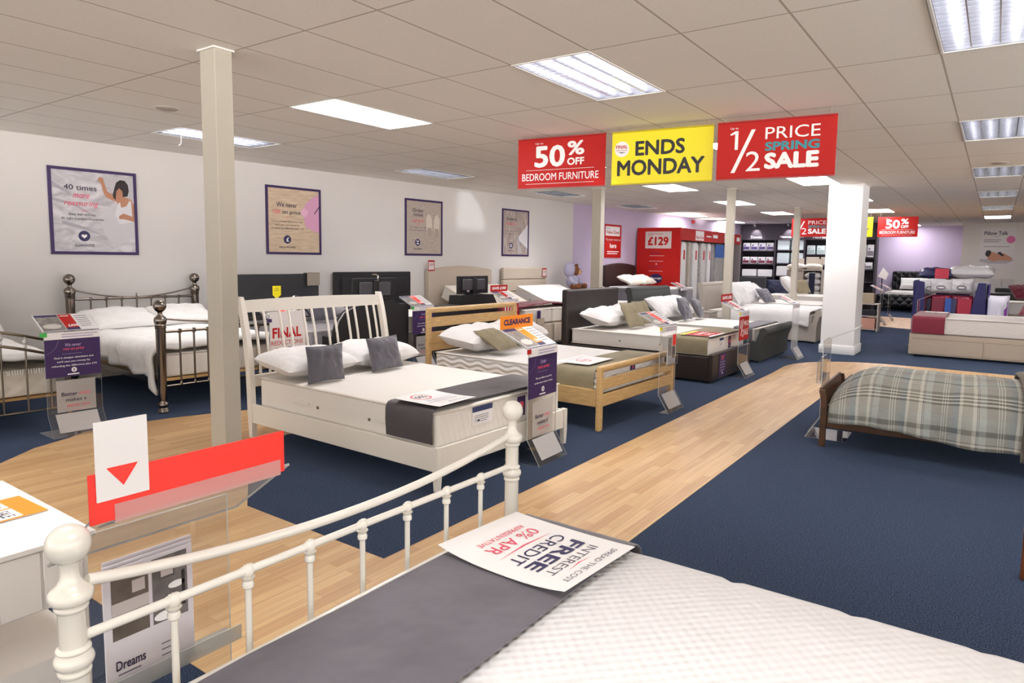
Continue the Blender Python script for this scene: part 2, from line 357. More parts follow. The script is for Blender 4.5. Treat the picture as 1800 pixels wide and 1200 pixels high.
def place(o, loc, yaw=0.):
    o.location = loc; o.rotation_euler = (0, 0, yaw); WM[o.name] = Matrix.Translation(loc) @ Matrix.Rotation(yaw, 4, 'Z'); return o
def copy_tree(o, loc, yaw=0., label=None, group=None):
    c = o.copy(); COL.objects.link(c); place(c, loc, yaw)
    if label: c['label'] = label
    if group: c['group'] = group
    for ch in o.children:
        k = ch.copy(); COL.objects.link(k); k.parent = c
        for g in ch.children:
            q = g.copy(); COL.objects.link(q); q.parent = k
    return c
R = math.radians
def nz3(x, y, z, s=1.): return noise.noise(Vector((x*s, y*s, z*s)))
def lerp(a, b, t): return a+(b-a)*t
# ================================================================== the room
WA, WB = -9.13, .0695                                   # the left wall runs along x = WA + WB*y
def wx(y): return WA+WB*y
def wall_strip(name, y0, y1, m):
    b = MB(); b.prism([(wx(y0), y0, 0), (wx(y1), y1, 0), (wx(y1)-.2, y1, 0), (wx(y0)-.2, y0, 0)][::-1], (0, 0, CEIL)); return struct(b, name, m)
wall_strip('wall_left', -6.5, 13.72, WALLP); wall_strip('wall_left_far', 13.72, 27.1, LILAC)
struct(MB().box(-7.8, -.94, 26.9, 27.1, 0, CEIL), 'wall_back_recess', LILAC)
struct(MB().box(-.94, 6.8, 25.35, 27.1, 0, CEIL), 'wall_back', mat('back_wall_paint', 'cfc7c0', .8))
SILL, HEAD = 1.06, 2.62
wr_ = MB().box(6.8, 7.0, -6.7, 27.1, 0, SILL).box(6.8, 7.0, -6.7, 27.1, HEAD, CEIL).box(6.8, 7.0, 12.0, 27.1, SILL, HEAD)
for y in (-6.7, -2.2, 2.4, 7.0): wr_.box(6.8, 7.0, y, y+.4, SILL, HEAD)
struct(wr_, 'wall_right', WALLP)
wf_ = MB().box(-9.9, 6.8, -6.7, -6.5, 0, SILL).box(-9.9, 6.8, -6.7, -6.5, HEAD, CEIL)
for x in (-9.9, -5.2, -.75, 3.0, 6.4): wf_.box(x, x+(.9 if x < -9 else .4), -6.7, -6.5, SILL, HEAD)
struct(wf_, 'wall_front', WALLP)
# unseen shop windows added behind and beside the viewer for side light: frames, and portals that gather the daylight
wn_ = 0
def added_shop_window(axis, c, a0, a1):
    global wn_; wn_ += 1; b = MB(); f = .05
    for (p0, p1, z0, z1) in ((a0, a0+f, SILL, HEAD), (a1-f, a1, SILL, HEAD), (a0+f, a1-f, SILL, SILL+f), (a0+f, a1-f, HEAD-f, HEAD), ((a0+a1)/2-f/2, (a0+a1)/2+f/2, SILL+f, HEAD-f)):
        b.box(*((p0, p1, c-.03, c+.03) if axis == 'x' else (c-.03, c+.03, p0, p1)), z0, z1)
    struct(b, 'added_window_%d' % wn_, WWOOD)
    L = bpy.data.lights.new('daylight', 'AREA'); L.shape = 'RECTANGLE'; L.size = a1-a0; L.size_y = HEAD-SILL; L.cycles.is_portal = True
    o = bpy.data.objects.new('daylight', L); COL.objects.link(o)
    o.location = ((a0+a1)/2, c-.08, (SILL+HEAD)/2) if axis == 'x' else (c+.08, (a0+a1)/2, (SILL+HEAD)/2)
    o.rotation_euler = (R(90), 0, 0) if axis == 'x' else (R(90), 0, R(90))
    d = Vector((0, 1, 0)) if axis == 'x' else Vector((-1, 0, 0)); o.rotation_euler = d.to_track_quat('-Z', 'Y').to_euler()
for a0, a1 in ((-9.0, -5.2), (-4.8, -.75), (-.35, 3.0), (3.4, 6.4)): added_shop_window('x', -6.6, a0, a1)
for a0, a1 in ((-6.3, -2.2), (-1.8, 2.4), (2.8, 7.0), (7.4, 12.0)): added_shop_window('y', 6.9, a0, a1)
struct(MB().box(-9.9, 7.0, -6.7, 27.2, -.1, 0), 'floor', CARPET)
for nm, a, b_ in (('baseboard_left', -6.5, 13.7), ('baseboard_left_far', 13.73, 26.8)):
    bb = MB(); bb.prism([(wx(a)+.001, a, .0), (wx(a)+.018, a, .0), (wx(b_)+.018, b_, .0), (wx(b_)+.001, b_, .0)], (0, 0, .09)); struct(bb, nm, WWOOD)

# oak-look vinyl walkways laid flush in the carpet
def arc(cx, cy, r, a0, a1, n=10): return [(cx+r*math.cos(R(lerp(a0, a1, k/n))), cy+r*math.sin(R(lerp(a0, a1, k/n)))) for k in range(n+1)]
path = [(-1.53, 1.25), (-1.53, 10.1), (6.7, 10.1), (6.7, 11.5), (-1.0, 11.5)] + arc(-1.15, 10.2, 1.3, 92, 180, 12) + [(-2.43, 9.5), (-2.43, 2.29), (-3.62, 2.3)] \
    + [(-4.1, 2.62), (-4.5, 3.0), (-4.83, 3.43), (-4.86, 4.0), (-4.92, 5.0), (-5.0, 12.5), (-5.6, 12.5), (-5.75, 5.0), (-5.9, 3.81), (-6.04, 3.48), (-6.154, 3.16), (-6.26, 2.67), (-6.22, 2.45), (-6.125, 2.32), (-6.0, 2.02), (-5.746, 1.721), (-5.3, 1.4), (-4.9, 1.25)]
b = MB(); b.prism([(x, y, 0) for x, y in path], (0, 0, .003)); struct(b, 'floor_walkway', PLANKS)
struct(MB().box(2.4, 6.75, -6.45, 9.0, 0.0, .003).box(-9.0, 2.399, -6.45, -2.4, 0, .003), 'floor_bounce', mat('bounce_floor_pale', 'd9d2c6', .5, var=(5, .08)))  # unseen pale floor, added to bounce daylight up to the ceiling
pt2 = [(-2.75, 18.6), (-.4, 17.6), (2, 17.6), (2, 21.6), (-2.0, 21.8), (-3.2, 22.0), (-2.3, 20.0)]
b = MB(); b.prism([(x, y, 0) for x, y in pt2], (0, 0, .003)); struct(b, 'floor_walkway_far', PLANKS)

# suspended ceiling: 600 x 1200 tiles, open where a light sits
GX, GY = -2.77192, 3.7872
LIT = {(-4, 0), (-4, 3), (-4, 6), (-4, 9), (-4, 12), (0, 3), (0, 6), (0, 9), (0, 12), (0, 15), (4, 15), (0, 18), (-8, 12), (-8, 15), (-4, 15)}
LIGHTS = [(i, j) for i in (-8, -4, 0, 4, 8, 12) for j in (-6, -3, 0, 3, 6, 9, 12, 15) if not (i == 12 and j % 6)]
LIGHTS = [(i, j) for i, j in LIGHTS if not (i == -8 and j in (-6,))]+[(0, 18)]
cb = MB(); LS = set(LIGHTS)
for i in range(-12, 17):
    for j in range(-9, 20):
        if (i, j) in LS: continue
        x, y = i*.6, j*1.2
        cb.add([(x, y, 0), (x+.6, y, 0), (x+.6, y+1.2, 0), (x, y+1.2, 0)], [(0, 3, 2, 1)])
bm = bmesh.new()
ceil_ob = struct(cb, 'ceiling', TILES); ceil_ob.location = (GX, GY, CEIL)
bm.free()
struct(MB().box(-9.9, 7.0, -6.7, 27.2, CEIL+.25, CEIL+.35), 'ceiling_slab', WALLP)

# light fittings
TRAY = mat('light_tray', 'e8e8ec', .5); LOUV = mat('louvre_metal', 'dfdfe2', .14, metal=1.); FRAMEW = mat('light_frame', 'e6e3de', .4)
DIFF = emit('lit_diffuser', 'fdfbff', PANEL_EMIT); TUBE = emit('fluorescent_tube', 'f3f5ff', 8.0)
def tray():
    b = MB(); x, y, h = .297, .597, .1; t = .004
    b.box(-x, x, -y, y, h-t, h); b.box(-x, -x+t, -y, y, 0, h); b.box(x-t, x, -y, y, 0, h); b.box(-x, x, -y, -y+t, 0, h); b.box(-x, x, y-t, y, 0, h); return b
def rim():
    b = MB(); x, y, w_ = .299, .599, .014
    b.box(-x, x, -y, -y+w_, -.006, 0); b.box(-x, x, y-w_, y, -.006, 0); b.box(-x, -x+w_, -y, y, -.006, 0); b.box(x-w_, x, -y, y, -.006, 0); return b
def lamp_lit(label):
    t = thing('ceiling_light', label, 'ceiling light'); tray().build('tray', TRAY, t, local=True); rim().build('frame', FRAMEW, t, local=True)
    MB().box(-.283, .283, -.583, .583, .0, .005).build('diffuser', DIFF, t, local=True); return t
def lamp_louvre(label):
    t = thing('ceiling_light', label, 'ceiling light'); tray().build('tray', TRAY, t, local=True); rim().build('frame', FRAMEW, t, local=True)
    b = MB()
    for k in range(5): x = -.283+.566*k/4; b.box(x-.0035, x+.0035, -.583, .583, .002, .045)
    for k in range(17): y = -.583+1.166*k/16; b.box(-.283, .283, y-.0012, y+.0012, .002, .042)
    b.build('louvre', LOUV, t, local=True)
    tb = None
    for k in range(4):
        x = -.283+.566*(k+.5)/4
        if tb is None: tb = MB().tube([(0, -.57, 0), (0, .57, 0)], .008, 6).build('tube', TUBE, t, local=True); tb.location = (x, 0, .068)
        else: c = tb.copy(); COL.objects.link(c); c.parent = t; c.location = (x, 0, .068)
    L = bpy.data.lights.new('tube_light', 'AREA'); L.shape = 'RECTANGLE'; L.size = .54; L.size_y = 1.14; L.energy = LOUVRE_WATT; L.spread = R(100); L.color = (1., .985, .97)
    lo = bpy.data.objects.new('tube_light', L); COL.objects.link(lo); lo.parent = t; lo.location = (0, 0, .09); return t
ROWN = {-6: 'far behind the viewer', -3: 'behind the viewer', 0: 'nearest row', 3: 'second row', 6: 'third row', 9: 'fourth row', 12: 'fifth row', 15: 'farthest row', 18: 'in the lilac recess'}
COLN = {-8: 'beside the poster wall', -4: 'in the second column from the poster wall', 0: 'over the main walkway', 4: 'in the right-hand column', 8: 'beyond the right edge', 12: 'near the right wall'}
protoA = protoB = None
for i, j in LIGHTS:
    lit = (i, j) in LIT
    lab = ('glowing white' if lit else 'silvery louvred') + ' ceiling light, ' + ROWN[j] + ', ' + COLN[i]
    loc = (GX+i*.6+.3, GY+j*1.2+.6, CEIL)
    if lit:
        if protoA is None: protoA = lamp_lit(lab); protoA['group'] = 'lit ceiling lights'; place(protoA, loc)
        else: copy_tree(protoA, loc, 0, lab)
    else:
        if protoB is None: protoB = lamp_louvre(lab); protoB['group'] = 'louvred ceiling lights'; place(protoB, loc)
        else: copy_tree(protoB, loc, 0, lab)

# round ceiling detectors and the hook
for x, y, lab in ((-6.197, 3.246, 'flat round grey ceiling speaker left of the near column'), (-.061, 10.6, 'flat round grey ceiling speaker between right-hand lights')):
    t = thing('ceiling_speaker', lab, 'ceiling speaker', (x, y, CEIL)); MB().lathe([(.0, -.012), (.08, -.012), (.095, -.004), (.095, 0)][::-1], (0, 0, 0), 28).build('grille', mat('speaker_grille', 'a79d92', .7), t, local=True)
    MB().lathe([(.1, -.003), (.105, 0)], (0, 0, 0), 28).build('rim', FRAMEW, t, local=True)
hk = MB().tube([(-7.45, 4.05, CEIL), (-7.45, 4.05, CEIL-.08), (-7.455, 4.045, CEIL-.10), (-7.47, 4.03, CEIL-.115)], .004, 8).build('ceiling_hook', FRAMEW)
tag(hk, 'small white hook hanging beneath the leftmost louvred light', 'hook')

# columns
def column(x0, x1, y0, y1, lab, m=PAINT, skirt=False):
    t = thing('column', lab, 'column', ((x0+x1)/2, (y0+y1)/2, 0))
    MB().rbox(x0, x1, y0, y1, 0, CEIL, .004, 1, only='z', sm=False).build('shaft', m, t)
    MB().box(x0-.012, x1+.012, y0-.012, y1+.012, CEIL-.012, CEIL-.001).build('ceiling_trim', FRAMEW, t)
    if skirt: MB().rbox(x0-.018, x1+.018, y0-.018, y1+.018, 0.003, .15, .006, 2).build('skirting', m, t)
    return t
column(-4.262, -4.093, 2.455, 2.575, 'slim cream square column standing left of the white spindle bed')
column(-6.12, -5.935, 10.93, 11.07, 'slim cream column behind the dark brown leather bed headboard')
column(-4.03, -3.90, 12.09, 12.21, 'slim cream column beside the stone fabric sleigh bed')
column(-4.0, -3.87, 16.86, 17.0, 'slim cream column in front of the far half price sign')
column(-2.365, -1.85, 12.22, 12.87, 'wide white square pillar at the walkway junction', PILLARP, True)

# ================================================================== hanging signs
WIRE = mat('sign_wire', '8b8680', .4, metal=.8)
def hanging(label, loc, yaw, wd, ht, bg, marks, group, wires=True):
    t = thing('hanging_sign', label, 'sign', loc, yaw, group)
    MB().rbox(0, wd, 0, .008, 0, ht, .003, 1, sm=False).build('board', bg, t, local=True); bd = t.children[0]
    e = MB(); e.box(0, wd, -.004, .012, -.012, 0); e.box(0, wd, -.004, .012, ht, ht+.012); e.build('clear_edge_strip', mat('strip_'+bg.name, 'a31a1a' if bg is RED else 'b9a800', .3), t, local=True)
    F = Fr((0, 0, 0), (wd, 0, 0), (0, 0, ht)); groups = {}
    for mk in marks: 
        k = mk[0]; m = mk[-1]; b = groups.setdefault(m.name, (MB(), m))[0]; l = .0012 if m is not RED else .0024
        if k == 't': b.text(F, mk[1], mk[2], mk[3], mk[4], mk[5], l, m, mk[6] if len(mk) > 7 else 0.)
        elif k == 'r': b.rect(F, *mk[1:5], l, m)
        elif k == 'p': b.poly(F, mk[1], l, m)
        elif k == 'd': b.disc(F, mk[1], mk[2], mk[3], .0008, m)
    for nm, (b, m) in groups.items(): b.build('lettering', m, bd, local=True)
    if wires:
        for u in (.06, .94):
            x = wd*u; h = CEIL-loc[2]; MB().tube([(x, .004, ht), (x+.01, .004, h)], .0022, 6).build('wire', WIRE, t, local=True)
    return t
SLASH = [(.13, .1), (.165, .1), (.335, .86), (.30, .86)]
HALF = [('t', 'Up to', .115, .185, .87, .92, WHITE), ('p', [(.112, .795), (.158, .85), (.186, .85), (.186, .515), (.158, .515), (.158, .80), (.125, .775)], WHITE), ('p', SLASH, WHITE), ('t', '2', .26, .385, .12, .47, 0., WHITE),
        ('t', 'PRICE', .42, .87, .67, .88, 0., WHITE), ('t', 'SPRING', .42, .87, .46, .62, .04, TEAL), ('t', 'SALE', .42, .87, .14, .43, .05, WHITE)]
FIFTY = [('t', 'Up to', .21, .30, .88, .93, WHITE), ('t', '50', .2, .555, .41, .86, .03, WHITE), ('t', '%', .58, .77, .63, .92, .03, WHITE), ('t', 'OFF', .58, .77, .43, .58, .03, WHITE),
         ('r', .1, .88, .355, .362, WHITE), ('t', 'BEDROOM FURNITURE', .055, .93, .14, .29, 0.005, WHITE), ('r', .1, .88, .07, .077, WHITE)]
ENDS = [('d', .105, .68, .075, WHITE), ('t', 'FINAL', .045, .165, .69, .76, .02, RED), ('t', 'REDUCTIONS', .05, .16, .645, .67, 0., RED), ('p', [(.06, .62), (.15, .62), (.105, .6)], BLACK),
        ('t', 'ENDS', .245, .735, .53, .82, .03, BLACK), ('t', 'MONDAY', .06, .925, .15, .46, .03, BLACK)]
hanging('red hanging sign reading 50% OFF BEDROOM FURNITURE, near the viewer', (-4.30, 6.03, 2.272), R(6), 1.01, .50, RED, FIFTY, None)
hanging('yellow hanging sign reading ENDS MONDAY between two red signs', (-3.185, 6.06, 2.262), R(6), .99, .49, YELLOW, ENDS, None)
hanging('large red hanging half PRICE SPRING SALE sign nearest the viewer', (-2.135, 6.08, 2.257), R(6), .98, .485, RED, HALF, None)
hanging('far red half PRICE SPRING SALE sign partly behind the slim column', (-4.55, 19.0, 2.205), 0, .98, .465, RED, HALF, None)
hanging('far yellow hanging sign mostly hidden by the wide white pillar', (-3.55, 19.0, 2.195), 0, .94, .47, YELLOW, ENDS, None)
hanging('far red 50% OFF BEDROOM FURNITURE sign right of the white pillar', (-2.50, 19.0, 2.19), 0, .875, .47, RED, FIFTY, None)

# ================================================================== posters on the left wall
WU = Vector((WB, 1, 0)).normalized(); WN = Vector((1, -WB, 0)).normalized()
INKD = mat('poster_dark_ink', '2d2540', .5)
def poster(label, y0, wd, z0, ht, bg, marks):
    base = Vector((wx(y0), y0, z0))+WN*.002
    t = thing('poster', label, 'poster', tuple(base), 0, 'framed posters on the long wall')
    fb = .035; b = MB(); O = base
    for (a0, a1, c0, c1) in ((0, wd, 0, fb), (0, wd, ht-fb, ht), (0, fb, fb, ht-fb), (wd-fb, wd, fb, ht-fb)):
        b.prism([O+WU*a0+Vector((0, 0, c0)), O+WU*a1+Vector((0, 0, c0)), O+WU*a1+Vector((0, 0, c1)), O+WU*a0+Vector((0, 0, c1))][::-1], WN*.016)
    b.build('frame', PURPLE, t)
    F0 = O+WN*.010+WU*fb+Vector((0, 0, fb)); F = Fr(F0, WU*(wd-2*fb), (0, 0, ht-2*fb))
    MB().prism([F.p(0, 0), F.p(0, 1), F.p(1, 1), F.p(1, 0)], -WN*.008).build('print', bg, t); pr_ = t.children[-1]
    groups = {}
    for n_, mk in enumerate(marks):
        m = mk[-1]; b = groups.setdefault((m.name, mk[0] == 't'), (MB(), m))[0]; l = .0006+.00012*n_
        if mk[0] == 't': b.text(F, mk[1], mk[2], mk[3], mk[4], mk[5], l+.001, m, mk[6], mk[7])
        elif mk[0] == 'p': b.poly(F, mk[1], l, m)
        elif mk[0] == 'e': b.ell(F, mk[1], mk[2], mk[3], mk[4], l, m, 28, mk[5])
        elif mk[0] == 'd': b.disc(F, mk[1], mk[2], mk[3], l, m)
        elif mk[0] == 'r': b.rect(F, mk[1], mk[2], mk[3], mk[4], l, m)
    for (nm, tx), (b, m) in groups.items(): b.build('lettering' if tx else 'picture', m, pr_)
    return t
TOPW = mat('print_pale_cloth', 'd9d6da', .5); PIGM = mat('print_pig_pink', 'd99fbf', .5); SLIP = mat('print_slipper', 'd2c7bb', .6); SLIPD = mat('print_slipper_inside', 'a99c90', .6); FOLD = mat('print_fold', 'a59fa8', .5)
def swoosh(u0, u1, v): return [(u0, v), (u0+(u1-u0)*.5, v-.012), (u1, v+.006), (u0+(u1-u0)*.5, v-.004)]
arm = [(.545, .915), (.575, .955), (.615, .945), (.625, .90), (.645, .83), (.665, .775), (.74, .735), (.80, .70), (.80, .645), (.72, .665), (.645, .70), (.615, .75), (.59, .86)]
poster('framed poster reading 40 times more reassuring with a reclining person', 3.27, .94, 1.487, 1.005, SHEETS, [
    ('p', [(.55, .45), (.8, .70), (1, .74), (1, .2), (.72, .05), (.6, .25)], mat('print_quilt', 'c9c4c9', .5)), ('p', [(.6, .97), (1, .97), (1, .7), (.83, .68), (.72, .78)], mat('print_pillow', 'bdb9be', .6)),
    ('p', arm, SKIN), ('p', [(.73, .74), (.755, .83), (.78, .90), (.83, .935), (.89, .93), (.93, .88), (.94, .80), (.92, .73), (.87, .72), (.80, .70), (.76, .68), (.735, .70)], HAIR),
    ('p', [(.765, .70), (.78, .79), (.815, .83), (.855, .79), (.86, .73), (.83, .66), (.79, .665)], SKIN), ('p', [(.78, .66), (.87, .72), (.97, .69), (1, .62), (1, .45), (.78, .52)], SKIN),
    ('p', [(.785, .62), (.82, .65), (.83, .58), (.90, .60), (.945, .68), (.965, .66), (.975, .40), (.80, .36), (.75, .48)], TOPW), ('p', [(.80, .47), (.86, .505), (1, .46), (1, .40), (.87, .43), (.80, .43)], SKIN),
    ('p', [(0, .66), (.25, .60), (.5, .45), (.52, .43), (.25, .57), (0, .62)], FOLD), ('p', [(.1, .38), (.4, .30), (.6, .2), (.4, .27), (.1, .34)], FOLD), ('p', [(.0, .86), (.2, .74), (.22, .70), (0, .8)], FOLD),
    ('t', '40 times', .135, .53, .765, .83, .012, 0., INKD), ('t', 'more', .24, .44, .665, .72, 0., .35, PINK), ('t', 'reassuring', .13, .55, .55, .635, 0., .35, PINK), ('p', swoosh(.28, .45, .515), PINK),
    ('t', 'Sleep well with our', .18, .51, .44, .48, 0., 0., BLACK), ('t', '40 night Comfort Guarantee', .09, .60, .385, .425, 0., 0., BLACK),
    ('d', .355, .195, .062, NAVYP), ('p', [(.355, .165), (.32, .195), (.325, .213), (.34, .216), (.355, .206), (.37, .216), (.385, .213), (.39, .195)], WHITE), ('t', 'GUARANTEE', .235, .475, .06, .095, .005, 0., INKD)])
poster('framed poster reading We never rest on price with a pink pig', 5.945, .925, 1.525, 1.0, PWOOD, [
    ('p', [(1, .95), (.88, .90), (.74, .80), (.68, .70), (.63, .68), (.645, .60), (.69, .56), (.71, .45), (.74, .39), (.79, .40), (.83, .37), (.93, .33), (1, .33)], PIGM),
    ('p', [(.63, .68), (.70, .72), (.78, .66), (.74, .58), (.66, .585)], mat('print_pig_snout', 'e6b4cd', .5)), ('p', [(.9, .64), (1, .76), (1, .735), (.91, .625)], BLACK),
    ('t', 'We never', .155, .555, .71, .785, .012, 0., INKD), ('t', 'rest', .08, .235, .60, .675, 0., .3, PINK), ('t', 'on price', .265, .62, .585, .665, .012, 0., INKD), ('p', swoosh(.28, .42, .55), PINK),
    ('t', 'Find it cheaper elsewhere and', .06, .66, .465, .50, 0., 0., INKD), ('t', "we'll save you money by", .12, .60, .41, .445, 0., 0., INKD), ('t', 'refunding the difference plus £10', .04, .68, .355, .39, 0., 0., INKD),
    ('d', .355, .2, .062, NAVYP), ('t', '£', .335, .385, .165, .235, .04, 0., WHITE), ('t', 'PRICE PROMISE', .2, .51, .06, .092, .005, 0., INKD)])
poster('framed poster reading Order room service with a pair of slippers', 8.575, .905, 1.54, .997, PCARPET, [
    ('e', .645, .55, .085, .22, .06, SLIP), ('e', .865, .545, .085, .22, -.02, SLIP), ('e', .655, .44, .065, .11, .06, SLIPD), ('e', .865, .43, .065, .11, -.02, SLIPD),
    ('e', .64, .63, .086, .13, .06, SLIP), ('e', .868, .62, .086, .13, -.02, SLIP),
    ('t', 'Order', .16, .48, .79, .86, .012, 0., INKD), ('t', 'room', .19, .46, .71, .76, .012, 0., INKD), ('t', 'service', .15, .48, .60, .665, 0., .35, PINK), ('p', swoosh(.22, .42, .565), PINK),
    ('t', 'We can deliver your bed', .08, .55, .485, .515, 0., 0., INKD), ('t', 'to the room of your choice', .06, .57, .43, .46, 0., 0., INKD),
    ('d', .31, .215, .06, NAVYP), ('r', .28, .34, .225, .25, WHITE), ('r', .28, .34, .18, .205, WHITE), ('t', 'DELIVERY', .21, .44, .075, .105, .005, 0., INKD)])
poster('framed poster reading Order a, with white bedding corner on grey boards', 11.17, .88, 1.56, .97, PGREYWOOD, [
    ('p', [(1, .72), (.62, .42), (.64, .33), (1, .14)], TOPW), ('p', [(.56, .38), (.60, .40), (.78, .03), (.60, .03)], mat('print_grey_fabric', 'b3acaf', .6)), ('p', [(.62, .42), (.64, .33), (1, .14), (1, .11), (.60, .33)], FOLD),
    ('t', 'Order a', .13, .52, .78, .85, .012, 0., INKD), ('t', 'takeaway', .1, .53, .66, .74, 0., .35, PINK), ('t', 'We can take your old', .08, .58, .52, .55, 0., 0., INKD), ('t', 'bed away for you', .1, .55, .46, .49, 0., 0., INKD),
    ('d', .31, .205, .06, NAVYP), ('d', .31, .205, .032, WHITE), ('d', .31, .205, .017, NAVYP), ('t', 'RECYCLE', .19, .45, .07, .1, .005, 0., INKD)])
# lilac end of the long wall
base = Vector((wx(15.1), 15.1, 1.565))+WN*.002; t = thing('wall_sign', 'red Value Zone wall sign on the lilac wall', 'sign', tuple(base))
F = Fr(base+WN*.012, WU*.79, (0, 0, .84)); MB().prism([F.p(0, 0), F.p(0, 1), F.p(1, 1), F.p(1, 0)], -WN*.012).build('board', RED, t)
b = MB(); b.rect(F, .03, .9, .66, .94, .001, WHITE); b.text(F, 'here', .3, .7, .29, .44, .002, WHITE, .04); b.text(F, 'Try your mattress', .05, .95, .5, .58, .002, WHITE); b.lines(F, .15, .85, .2, 2, .06, .025, .002, WHITE); b.build('lettering', None, t)
b = MB(); b.text(F, 'Value Zone', .08, .86, .72, .82, .002, RED, .02); b.text(F, 'Dreams', .08, .3, .86, .9, .002, BLACK); b.build('lettering', None, t)
al = MB(); yb = 20.1; c0 = Vector((wx(yb), yb, 2.66)); al.prism([c0-WU*.06+WN*.001, c0+WU*.06+WN*.001, c0+WU*.06+WN*.001+Vector((0, 0, .1)), c0-WU*.06+WN*.001+Vector((0, 0, .1))][::-1], WN*.07)
tag(al.build('fire_alarm', mat('alarm_red', 'b5202a', .4)), 'small red fire alarm sounder high on the lilac wall', 'alarm')
# white far wall poster
t = thing('poster', 'pale Pillow Talk poster with a sleeping person on the far white wall', 'poster', (-.47, 25.34, 1.52)); F = Fr((-.47, 25.335, 1.52), (.88, 0, 0), (0, 0, 1.15))
MB().box(-.47, .41, 25.336, 25.349, 1.52, 2.67).build('print', mat('far_poster_paper', 'd2cbc8', .6), t)
b = MB(); b.rect(F, 0, 1, .0, .42, .001, mat('print_bedlinen', 'cfc7c6', .6)); b.poly(F, [(.02, .1), (.3, .04), (.8, .05), (.98, .12), (.98, .18), (.02, .16)], .0015, mat('print_shade', 'a9a2a6', .6)); b.build('picture', None, t)
b = MB(); b.poly(F, [(.17, .30), (.2, .38), (.28, .40), (.34, .37), (.33, .29), (.26, .22), (.2, .24)], .003, HAIR); b.poly(F, [(.24, .26), (.3, .35), (.42, .35), (.52, .3), (.6, .34), (.75, .3), (.95, .2), (.9, .12), (.6, .13), (.4, .1), (.25, .16)], .002, SKIN); b.poly(F, [(.5, .33), (.6, .36), (.72, .26), (.66, .24)], .0035, HAIR); b.build('picture', None, t)
b = MB(); b.text(F, 'Pillow Talk', .1, .78, .8, .9, .002, INKD, .02); b.poly(F, swoosh(.3, .6, .77), .002, INKD); b.lines(F, .1, .6, .68, 2, .05, .015, .002, GREY_INK); b.lines(F, .1, .95, .5, 1, .05, .012, .002, GREY_INK); b.build('lettering', None, t)
b = MB(); b.disc(F, .87, .68, .11, .002, mat('pink_badge', 'c9588f', .5)); b.build('badge', None, t)
# ================================================================== soft goods
def pillow_geo(b, w_, h, t, lean, seed=0, pinch=.05, n=26, puff=.5):
    """width along x, bottom edge at the origin, leaning back towards +y"""
    H = Vector((0, math.cos(R(lean)), math.sin(R(lean)))); Nn = Vector((0, -math.sin(R(lean)), math.cos(R(lean)))); X = Vector((1, 0, 0))
    def f(side):
        def g(u, v):
            a, c = 2*u-1, 2*v-1
            th = max(0., (1-abs(a)**2.6)*(1-abs(c)**2.6))**puff
            px = a*w_/2*(1-pinch*(1-c*c)) ; pz = c*h/2*(1-pinch*(1-a*a))
            d = th*t/2*(1+.26*nz3(a*1.6+seed*3.1, c*1.6, side+seed*1.7)) + th*.10*t*nz3(a*4+3*c, c*2.2-a*2, seed*2.3) + th*.03*t*math.sin(9*a+5*c*a+seed)
            return X*px + H*(pz+h/2) + Nn*(t/2 + side*d)
        return g
    b.grid(f(1), n, n); o = len(b.f)
    s = f(-1); b.grid(lambda u, v: s(1-u, v), n, n); return b
def soft(name, label, cat, pos, yaw, w_, h, t, lean, m, group=None, seed=1, pinch=None, piped=None, puff=None):
    pil = name == 'pillow'; pinch = pinch if pinch is not None else (.025 if pil else .05); puff = puff or (.40 if pil else .5); t *= 1.12 if pil else 1
    b = MB(); pillow_geo(b, w_, h, t, lean, seed, pinch, puff=puff); o = b.build(name, m, None, smooth_angle=180); place(o, pos, yaw); tag(o, label, cat, group)
    if piped:
        H = Vector((0, math.cos(R(lean)), math.sin(R(lean)))); Nn = Vector((0, -math.sin(R(lean)), math.cos(R(lean)))); pts = []
        for k in range(40):
            q = k/10; e = q % 1; sd = int(q)
            a, c = [(2*e-1, -1), (1, 2*e-1), (1-2*e, 1), (-1, 1-2*e)][sd]
            pts.append(Vector((1, 0, 0))*(a*w_/2*(1-pinch*(1-c*c)))+H*(c*h/2*(1-pinch*(1-a*a))+h/2)+Nn*(t/2))
        MB().tube(pts, .005, 6, closed=True).build('seam', piped, o, local=True)
    return o
